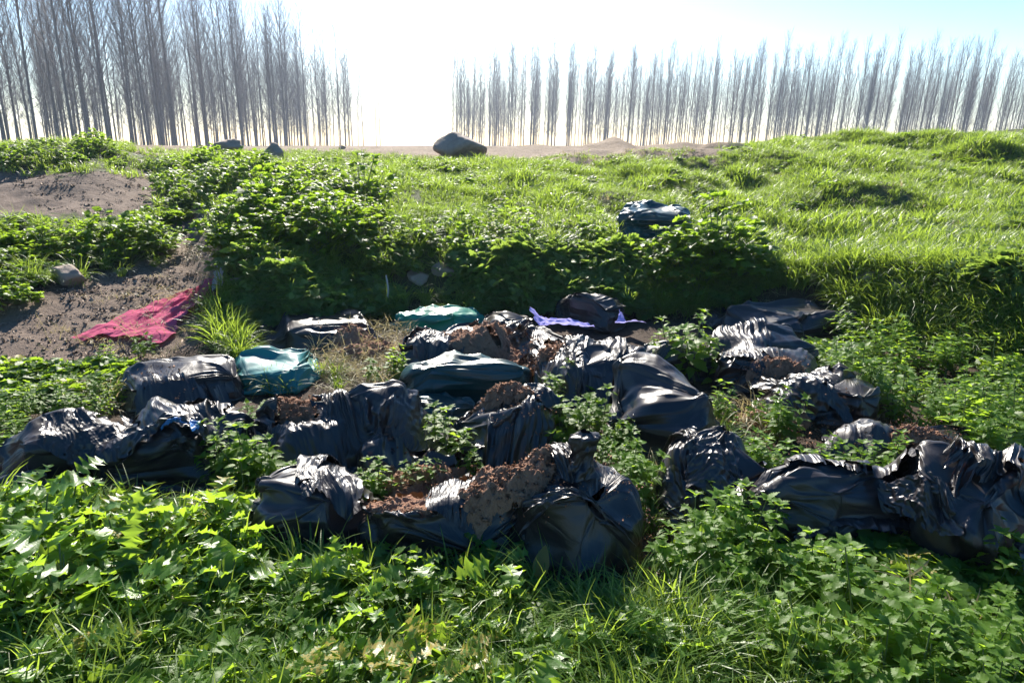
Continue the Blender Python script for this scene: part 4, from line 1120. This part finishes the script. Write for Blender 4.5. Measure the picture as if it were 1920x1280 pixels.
def nettles(poly, n, label, s0=.8, s1=1.2, sink=0.0):
    plants('nettle_plant', NET, ('leaves', 'stem'), 'nettle', poly, n, label, 'nettles: ' + label, s0, s1, sink)
def thistles(poly, n, label, s0=.8, s1=1.2):
    plants('thistle_plant', THI, ('leaves', 'stem'), 'thistle', poly, n, label, 'thistles: ' + label, s0, s1)
def weeds(poly, n, label, s0=.8, s1=1.2, sink=0.0):
    plants('leafy_weed', WEE, ('leaves', 'stem'), 'weed', poly, n, label, 'weeds: ' + label, s0, s1, sink)

# nettles among the bags
nettles([(1530,690),(1620,655),(1760,680),(1960,740),(1960,850),(1800,840),(1660,800),(1560,745)], 62, 'stinging nettle in the wide sunny patch right of the pile, under the grassy bank', .7, 1.05)
nettles([(1640,730),(1780,730),(1800,830),(1680,820)], 14, 'stinging nettle right of the crumpled torn sack', .6, .9)
nettles([(1560,640),(1620,640),(1640,672),(1570,668)], 5, 'stinging nettle beside the low sack with torn brown top', .7, 1)
nettles([(1780,850),(1940,850),(1940,880),(1800,872)], 7, 'stinging nettle behind the tall crumpled sack at the right end', .8, 1.1)
nettles([(1370,910),(1700,905),(1680,930),(1400,945)], 22, 'stinging nettle in the strip between the long flat sack and the bright peaked sack', .5, .75)
nettles([(1260,1060),(1400,1050),(1500,1110),(1640,1160),(1850,1260),(1880,1450),(1620,1450),(1330,1260),(1230,1130)], 74, 'stinging nettle in the dense front right patch', .6, .95)
nettles([(1250,1010),(1420,1010),(1440,1050),(1260,1050)], 10, 'stinging nettle just in front of the fan-creased sack', .5, .75)
nettles([(1050,800),(1120,790),(1190,860),(1220,930),(1170,960),(1120,890),(1040,870)], 22, 'stinging nettle in the bright clump between the twisted neck and the tallest dome', .6, .95)
nettles([(1150,930),(1190,940),(1190,1000),(1150,980)], 4, 'stinging nettle trailing down beside the dark front sack', .7, .9)
nettles([(1035,745),(1085,745),(1085,775),(1040,775)], 3, 'stinging nettle at the foot of the glossy folded sack', .7, .9)
nettles([(690,715),(765,700),(770,745),(685,750)], 6, 'stinging nettle in the clump left of the large dark green sack', .8, 1.1)
nettles([(800,850),(850,850),(850,880),(800,880)], 3, 'stinging nettle in the small clump below the dark green sacks', .8, 1.1)
nettles([(665,925),(790,915),(790,940),(680,948)], 7, 'stinging nettle in the clump behind the left compost mound', .5, .75)
nettles([(870,900),(905,900),(905,915),(875,915)], 1, 'single nettle between the two compost openings', .7, .8)
nettles([(1225,700),(1340,695),(1345,715),(1230,718)], 6, 'stinging nettle on the sack between the lilac cloth and the tent-like sack', 1.0, 1.3)
nettles([(440,800),(525,785),(535,815),(450,825)], 5, 'stinging nettle behind the domed sack, left of its opening', .8, 1.0)
nettles([(405,900),(560,900),(580,960),(430,970)], 14, 'stinging nettle in the shaded clump below the domed sack', .55, .9)
nettles([(1330,790),(1420,800),(1500,810),(1480,850),(1400,830),(1320,820)], 9, 'stinging nettle around the bare compost right of the tallest dome', .5, .75)
nettles([(1780,1060),(1900,1110),(1900,1180),(1800,1130)], 5, 'stinging nettle in shade below the tall crumpled sack', .6, .85)
nettles([(1820,1180),(1930,1180),(1930,1290),(1850,1290)], 4, 'stinging nettle at the lower right corner on bare soil', .5, .8)
nettles([(0,780),(120,735),(235,750),(225,790),(100,790),(0,830)], 24, 'stinging nettle in the sunny patch between the dirt track and the charcoal sack', .55, .8)
nettles([(-40,830),(50,820),(20,900),(-40,900)], 6, 'stinging nettle left of the charcoal sack', .6, .8)
nettles([(255,655),(290,655),(290,672),(258,672)], 1, 'single nettle growing at the lower edge of the red fabric', .6, .7)
nettles([(180,688),(215,688),(215,705),(182,705)], 2, 'stinging nettle below the left end of the red fabric', .5, .6)
# thistles in front
FRONT = [(-60,990),(200,985),(440,1010),(560,1070),(690,1110),(950,1150),(1150,1160),(1280,1200),(1300,1500),(-60,1500)]
thistles([(-60,985),(430,1000),(560,1060),(560,1180),(-60,1180)], 96, 'broad thistle rosette in the left half of the front weeds', .55, 1.0)
thistles([(-60,1180),(560,1180),(640,1500),(-60,1500)], 40, 'broad thistle rosette at the lower left corner of the front weeds', .5, .85)
thistles([(560,1100),(760,1120),(1000,1150),(1000,1500),(600,1500)], 88, 'broad thistle rosette in the front weeds below the compost openings', .6, 1.0)
thistles([(800,1090),(960,1090),(960,1140),(800,1140)], 8, 'tall bushy thistle in front of the largest front sack', .9, 1.15)
thistles([(1000,1180),(1180,1170),(1260,1230),(1280,1500),(1000,1500)], 44, 'broad thistle rosette in front of the dark sack with the twisted neck', .45, .75)
weeds([(560,1110),(1180,1160),(1280,1230),(1280,1400),(560,1400)], 40, 'small-leaved bushy weed among the thistles at the bottom centre', .35, .65)
weeds([(-60,1000),(560,1060),(560,1400),(-60,1400)], 30, 'small-leaved bushy weed among the thistles at the bottom left', .35, .6)
# leafy weeds on the slopes
weeds([(-60,465),(120,455),(290,462),(300,490),(200,505),(60,540),(-60,560)], 44, 'bushy leafy weed on the left bank above the dirt track', .7, 1.1)
weeds([(-60,560),(40,550),(60,600),(-60,600)], 5, 'bushy leafy weed at the far left edge of the track', .7, .9)
weeds([(300,350),(480,330),(640,345),(700,400),(560,420),(420,390),(320,400)], 46, 'bushy leafy weed on the upper slope beyond the dirt track', .75, 1.1)
weeds([(410,455),(520,405),(700,410),(720,470),(560,490),(430,490)], 38, 'bushy leafy weed in the tall clump above the left corner of the bank', .8, 1.25)
weeds([(270,300),(430,300),(480,330),(300,340)], 20, 'leafy weed below the rounded boulder on the ridge', .6, .9)
weeds([(-60,300),(60,285),(180,275),(260,295),(250,316),(-60,318)], 34, 'leafy weed on the green mound at the upper left', .5, .8)
weeds([(700,430),(900,440),(1160,440),(1160,500),(900,490),(700,490)], 26, 'leafy weed along the lip of the bank above the green sack', .5, .8)
weeds([(1190,500),(1290,485),(1330,470),(1400,520),(1340,560),(1200,545)], 20, 'broad leafy weed in shade under the sack on the bank', .8, 1.2)
weeds([(640,310),(760,300),(820,330),(700,350)], 8, 'low leafy weed near the knobbly boulder', .4, .6)
print(COUNT)

# ------------------------------------------------------------ uncountable ground cover, scattered on real terrain points
HID = bpy.data.collections.new('ground_cover_sources')
def source_coll(name, meshes):
    c = bpy.data.collections.new(name)
    for k, me in enumerate(meshes):
        o = bpy.data.objects.new('%s_%02d' % (name, k), me); c.objects.link(o)
    return c
def scatter_object(name, pts, rots, scl, coll, label, cat):
    me = bpy.data.meshes.new(name); me.vertices.add(len(pts)); me.vertices.foreach_set('co', np.asarray(pts, np.float32).ravel())
    a = me.attributes.new('rotv', 'FLOAT_VECTOR', 'POINT'); a.data.foreach_set('vector', np.asarray(rots, np.float32).ravel())
    a = me.attributes.new('sclv', 'FLOAT_VECTOR', 'POINT'); a.data.foreach_set('vector', np.asarray(scl, np.float32).ravel())
    me.update()
    o = link(name, me)
    ng = bpy.data.node_groups.new(name, 'GeometryNodeTree')
    ng.interface.new_socket('Geometry', in_out='INPUT', socket_type='NodeSocketGeometry')
    ng.interface.new_socket('Geometry', in_out='OUTPUT', socket_type='NodeSocketGeometry')
    gi = ng.nodes.new('NodeGroupInput'); go = ng.nodes.new('NodeGroupOutput')
    ip = ng.nodes.new('GeometryNodeInstanceOnPoints'); ci = ng.nodes.new('GeometryNodeCollectionInfo')
    ci.inputs['Collection'].default_value = coll; ci.inputs['Separate Children'].default_value = True; ci.inputs['Reset Children'].default_value = True
    ip.inputs['Pick Instance'].default_value = True
    ra = ng.nodes.new('GeometryNodeInputNamedAttribute'); ra.data_type = 'FLOAT_VECTOR'; ra.inputs['Name'].default_value = 'rotv'
    sa = ng.nodes.new('GeometryNodeInputNamedAttribute'); sa.data_type = 'FLOAT_VECTOR'; sa.inputs['Name'].default_value = 'sclv'
    er = ng.nodes.new('FunctionNodeEulerToRotation')
    rv = ng.nodes.new('FunctionNodeRandomValue'); rv.data_type = 'INT'; rv.inputs[4].default_value = 0; rv.inputs[5].default_value = 999
    L = ng.links.new
    L(gi.outputs[0], ip.inputs['Points']); L(ci.outputs[0], ip.inputs['Instance']); L(rv.outputs[2], ip.inputs['Instance Index'])
    L(ra.outputs['Attribute'], er.inputs[0]); L(er.outputs[0], ip.inputs['Rotation']); L(sa.outputs['Attribute'], ip.inputs['Scale'])
    L(ip.outputs[0], go.inputs[0])
    md = o.modifiers.new('scatter', 'NODES'); md.node_group = ng
    return tag(o, label, cat, None, 'stuff')
def cover(name, poly_list, coll, label, cat, s0, s1, tilt=.12, ymax=30, bias=None, zs=1.0, lift=0, clump=None):
    P = [scatter(poly, n, ymax=ymax, lift=lift, clump=clump) for poly, n in poly_list]
    P = np.concatenate(P); n = len(P)
    rots = np.stack([rng.normal(0, tilt, n), rng.normal(0, tilt, n), rng.uniform(0, 6.28, n)], -1)
    s = rng.uniform(s0, s1, n) 
    if bias is not None: s *= bias(P)
    scl = np.stack([s, s, s * zs], -1)
    return scatter_object(name, P, rots, scl, coll, label, cat)

short = source_coll('short_grass', [tuft_mesh(400 + k, 46, .11, .06, .16, .0035, 1.2) for k in range(6)])
mixed = source_coll('dry_mix', [tuft_mesh(410 + k, 30, .12, .05, .13, .0035, 1.6, 'drygrass' if k == 0 else 'grass') for k in range(4)])
longg = source_coll('long_grass', [tuft_mesh(420 + k, 60, .07, .22, .42, .0045, 1.8) for k in range(5)])
small = source_coll('small_leaves', [w[0] for w in [weed_variant(430 + k, .13, .10, 26) for k in range(5)]])
smalln = source_coll('creeping_leaves', [w[0] for w in [weed_variant(440 + k, .18, .16, 34, 'creeper') for k in range(5)]])
strawc = source_coll('straws', [tuft_mesh(450 + k, 34, .16, .06, .22, .0018, 2.6, 'drygrass') for k in range(4)])
def patchy(P): return .55 + .9 * np.clip(.5 + 1.1 * fbm2(P[:, 0] * 1.5, P[:, 1] * 1.3, 3, 77), 0, 1.4)
GR = [(700,420),(900,335),(1100,322),(1335,292),(1500,255),(1960,250),(1960,500),(1700,512),(1400,505),(1300,470),(1150,440)]
cover('bank_grass', [(GR, 11500), ([(560,308),(1330,304),(1330,330),(900,340),(700,420),(560,340)], 1300)], short, 'short bright green grass covering the bank and its mounds', 'grass', .7, 1.3, bias=patchy)
cover('dry_bank_grass', [(GR, 1500), ([(1250,420),(1960,420),(1960,515),(1400,505)], 1200), ([(540,285),(1300,280),(1300,310),(800,330)], 700)], mixed, 'short yellowing grass mixed into the bank grass', 'grass', .6, 1.1)
cover('mound_grass', [([(-60,330),(-60,280),(60,262),(200,255),(270,285),(280,335)], 900), ([(270,285),(700,285),(700,330),(300,330)], 260), ([(280,330),(700,330),(760,470),(420,480),(400,400)], 500)], short, 'tufty green grass on the upper left mound and slope', 'grass', .8, 1.4)
cover('hanging_grass', [([(1380,500),(1960,500),(1960,560),(1400,540)], 260), ([(1560,560),(1960,545),(1960,700),(1750,660),(1600,620)], 420), ([(400,560),(450,530),(480,600),(450,680),(385,655)], 40), ([(520,500),(760,500),(760,590),(520,600)], 60), ([(1180,540),(1380,520),(1380,590),(1200,590)], 60)], longg, 'long coarse grass hanging over the face of the bank', 'grass', .6, 1.0, tilt=.3)
cover('bank_creeper', [([(430,500),(700,480),(1200,480),(1380,500),(1380,585),(1000,575),(720,590),(430,600)], 1000), ([(1380,515),(1960,515),(1960,600),(1560,580)], 260)], smalln, 'creeping leaves covering the shaded face of the bank', 'creeper', .5, 1.25, tilt=.4, clump=-.12)
cover('low_weeds', [(GR, 350), ([(560,300),(1200,300),(1200,440),(700,440),(560,340)], 420), ([(-60,700),(230,700),(240,790),(-60,840)], 260), ([(-60,420),(380,400),(400,470),(-60,560)], 200), ([(1500,660),(1960,700),(1960,860),(1650,820)], 260), ([(1230,1000),(1900,1000),(1960,1300),(1300,1300)], 200)], small, 'low leafy weeds spread between the larger plants', 'weeds', .5, 1.2, clump=.05)
cover('front_grass', [([(-60,960),(430,985),(560,1060),(700,1110),(1150,1150),(1250,1180),(1280,1500),(-60,1500)], 330), ([(1100,1200),(1250,1160),(1420,1210),(1700,1270),(1800,1500),(1100,1500)], 420)], longg, 'long glossy grass between the front thistles', 'grass', .45, .85, tilt=.2)
cover('front_low_leaves', [(FRONT, 900)], small, 'low green leaves under the front thistles', 'weeds', .7, 1.3)
cover('grass_tussocks', [([(1150,440),(1330,290),(1960,262),(1960,500),(1400,500)], 900), ([(700,300),(1300,300),(1150,440),(700,430)], 260)], longg, 'taller dark tussocks of grass on the bank', 'grass', .4, .75, clump=.22)
cover('weed_grass', [([(410,450),(760,400),(1180,430),(1180,520),(430,520)], 240), ([(270,300),(700,300),(560,420),(300,400)], 120), ([(-60,420),(300,420),(300,520),(-60,560)], 60), ([(440,560),(1380,555),(1380,590),(440,600)], 70)], longg, 'long grass growing up through the leafy weeds on the bank', 'grass', .45, .9, tilt=.25)
cover('pit_grass', [([(480,720),(560,720),(560,745),(480,745)], 5), ([(390,690),(430,690),(430,740),(390,740)], 6), ([(1330,830),(1360,830),(1360,850),(1330,850)], 5), ([(1190,920),(1240,920),(1230,1010),(1190,1010)], 12), ([(600,700),(700,700),(700,740),(600,740)], 4)], longg, 'sparse grass tufts growing between the sacks', 'grass', .4, .7)
cover('straw_litter', [([(590,650),(740,625),(760,740),(610,740)], 160), ([(1180,880),(1250,900),(1240,1010),(1180,1000)], 24), ([(1330,760),(1480,780),(1480,860),(1340,860)], 24), ([(160,700),(240,690),(240,770),(150,770)], 20), ([(60,620),(360,560),(350,690),(200,700)], 12), ([(1700,1150),(1960,1150),(1960,1300),(1700,1300)], 30)], strawc, 'dry straw and dead stalks littering the soil', 'straw', .6, 1.3, tilt=.5, zs=.4)
# single striking leaves
def big_leaf(u, v, L, W, az, pit, label, mat, kind, seed, lift=.1, cat='leaf'):
    r = np.random.default_rng(seed); p = at(u, v)
    V, Q = leaf(1.0, W / L, kind, 32 if kind == 'thistle' else 16, .35, .2, r)
    V = V * L @ rot(az, pit, 0).T
    o = link('large_leaf', mesh_np('large_leaf', V, Q, True, MAT[mat], {'var': np.full(len(V), .8)}), None, (p[0], p[1], p[2] + lift))
    return tag(o, label, cat)
big_leaf(250, 1140, .32, .062, 1.5, 1.3, 'tall bright yellow-green lobed leaf standing upright in the front left weeds', 'dock', 'thistle', 501, .10)
big_leaf(635, 1165, .22, .042, 1.8, 1.2, 'upright lobed bright green leaf in front of the silver-streaked sack', 'dock', 'thistle', 502, .08)
big_leaf(440, 1160, .20, .06, 2.2, 1.0, 'smooth oval dock leaf in the front left weeds', 'dock', 'dock', 503, .12)
ym = M('yellow_leaf'); nn_ = ym.noise(26, 2); rp = ym.ramp(nn_, [(.30, (.12, .05, .02)), (.40, (.55, .38, .03)), (.8, (.5, .42, .04))])
ym.pbr(rp, .5); MAT['yellow'] = ym.m
MAT['redgreen'] = leaf_mat('red_edged_leaf', (.10, .08, .03), (.35, .22, .04), (.5, .5, .05))
big_leaf(1010, 1140, .12, .03, 1.2, 1.1, 'folded dock leaf turning yellow and red before the dark front sack', 'redgreen', 'dock', 504, .12)
big_leaf(1060, 1300, .10, .035, .2, .55, 'yellow leaf with brown spots at the bottom edge', 'yellow', 'dock', 505, .10)

# crumbs of compost over the pile, clods on the track
def chip_mesh(seed, s, mat):
    r = np.random.default_rng(seed); A = Acc()
    for k in range(14):
        c = r.normal(0, .03, 3) * (1, 1, .12); o = r.normal(0, 1, (6, 3)); o /= np.linalg.norm(o, axis=1, keepdims=True); o *= s * r.uniform(.4, 1.3)
        A.add(c + o, T=[[0, 1, 2], [0, 2, 3], [0, 3, 4], [1, 2, 5], [2, 3, 5], [3, 4, 5], [0, 4, 1], [4, 5, 1]], c=r.random())
    return A.mesh('chips', MAT[mat], False)
def crumb_points(spots):
    out = []
    for (u, v, n, sx, sy) in spots:
        x0, y0 = topat(u, v); x = x0 + rng.normal(0, sx, n); y = y0 + rng.normal(0, sy, n)
        out.append(np.stack([x, y, drape_top(x, y, 3) + .004], -1))
    return np.concatenate(out)
cp_ = crumb_points([(925,655,420,.24,.14),(765,920,220,.18,.08),(950,915,140,.12,.07),(1030,705,200,.10,.07),(690,670,200,.22,.16),(560,775,60,.05,.05),(1440,800,260,.24,.16),(1462,705,160,.15,.09),(1680,832,160,.2,.05),
   (1210,950,120,.10,.2),(300,740,60,.14,.1),(1000,780,40,.1,.1)])
n_ = len(cp_)
scatter_object('compost_crumbs', cp_, np.stack([rng.normal(0, .3, n_), rng.normal(0, .3, n_), rng.uniform(0, 6, n_)], -1), np.repeat((.3 + 1.3 * rng.random(n_) ** 2.2)[:, None], 3, 1),
   source_coll('compost_chips', [chip_mesh(700 + k, .0055, 'compost') for k in range(4)]), 'loose crumbs of compost spilled over and between the sacks', 'compost')
cover('track_clods', [(TRACK[1:-1], 380), (SLOPE[1:-1], 160), ([(250,285),(1330,280),(1330,300),(250,305)], 500)], source_coll('clods', [chip_mesh(710 + k, .011, 'rock') for k in range(4)]), 'small clods and gravel on the bare dirt', 'gravel', .5, 1.8)
cover('dead_stalks', [(TRACK[2:-2], 40), ([(0,960),(1200,1100),(1280,1400),(0,1400)], 60), ([(430,500),(1960,500),(1960,600),(430,600)], 90)], strawc, 'dead straw-coloured stalks lying in the weeds', 'straw', .5, 1.1, tilt=.4, zs=.5)

fp = []
for j in range(6, 14):
    for i in range(-8, 30):
        lx = i * 4.0 + rng.normal(0, .6); ly = 140 + j * 4.6
        x = lx * ca + ly * sa; y = ly * ca - lx * sa * .25 + rng.normal(0, .6)
        if 855 < 960 + FOC * x / y < 2000 and rng.random() < .6: fp.append((x, y, 1.5))
for k in range(175):
    y = rng.uniform(60, 172); x = -33 - rng.uniform(24, 60)
    if k > 130: y = rng.uniform(105, 172); x = -33.5 - rng.uniform(0, 30)
    if 960 + FOC * x / y > -60: fp.append((x, y, 1.5))
fp = np.array(fp); n_ = len(fp)
fs = rng.uniform(.74, .9, n_) * np.where(fp[:, 0] < 0, np.interp(fp[:, 1], [85, 165], [1.1, .88]), 1)
far_src = []
for t_, c_ in POP[:4]:
    V = []; F = []; k0 = 0
    for me in (t_, c_):
        v = np.zeros(len(me.vertices) * 3, np.float32); me.vertices.foreach_get('co', v); V.append(v.reshape(-1, 3))
        li = np.zeros(len(me.loops), np.int32); me.loops.foreach_get('vertex_index', li); F.append(li.reshape(-1, 4) + k0); k0 += len(me.vertices)
    far_src.append(mesh_np('far_poplar', np.concatenate(V), np.concatenate(F), True, MAT['bark']))
scatter_object('far_poplars', fp, np.stack([np.zeros(n_), np.full(n_, .03) + rng.normal(0, .012, n_), rng.uniform(-.5, .5, n_)], -1), np.repeat(fs[:, None], 3, 1),
   source_coll('far_poplar', far_src), 'farthest rows of bare poplars showing between the nearer trunks', 'trees')

# ------------------------------------------------------------ the bright winter air
hv = np.array([[x, y, z] for x in (-440, 440) for y in (-80, 640) for z in (-1.3, 26)], float)
hf = np.array([[0,1,3,2],[4,6,7,5],[0,4,5,1],[2,3,7,6],[0,2,6,4],[1,5,7,3]])
hm = M('haze_air'); pv = hm.n('ShaderNodeVolumePrincipled')
pv.inputs['Color'].default_value = (.66, .79, 1.0, 1); pv.inputs['Density'].default_value = HAZE_D; pv.inputs['Anisotropy'].default_value = 0.5
hm.l(pv.outputs[0], hm.out.inputs['Volume'])
tag(link('haze', mesh_np('haze', hv, hf, False, hm.m)), kind='stuff')
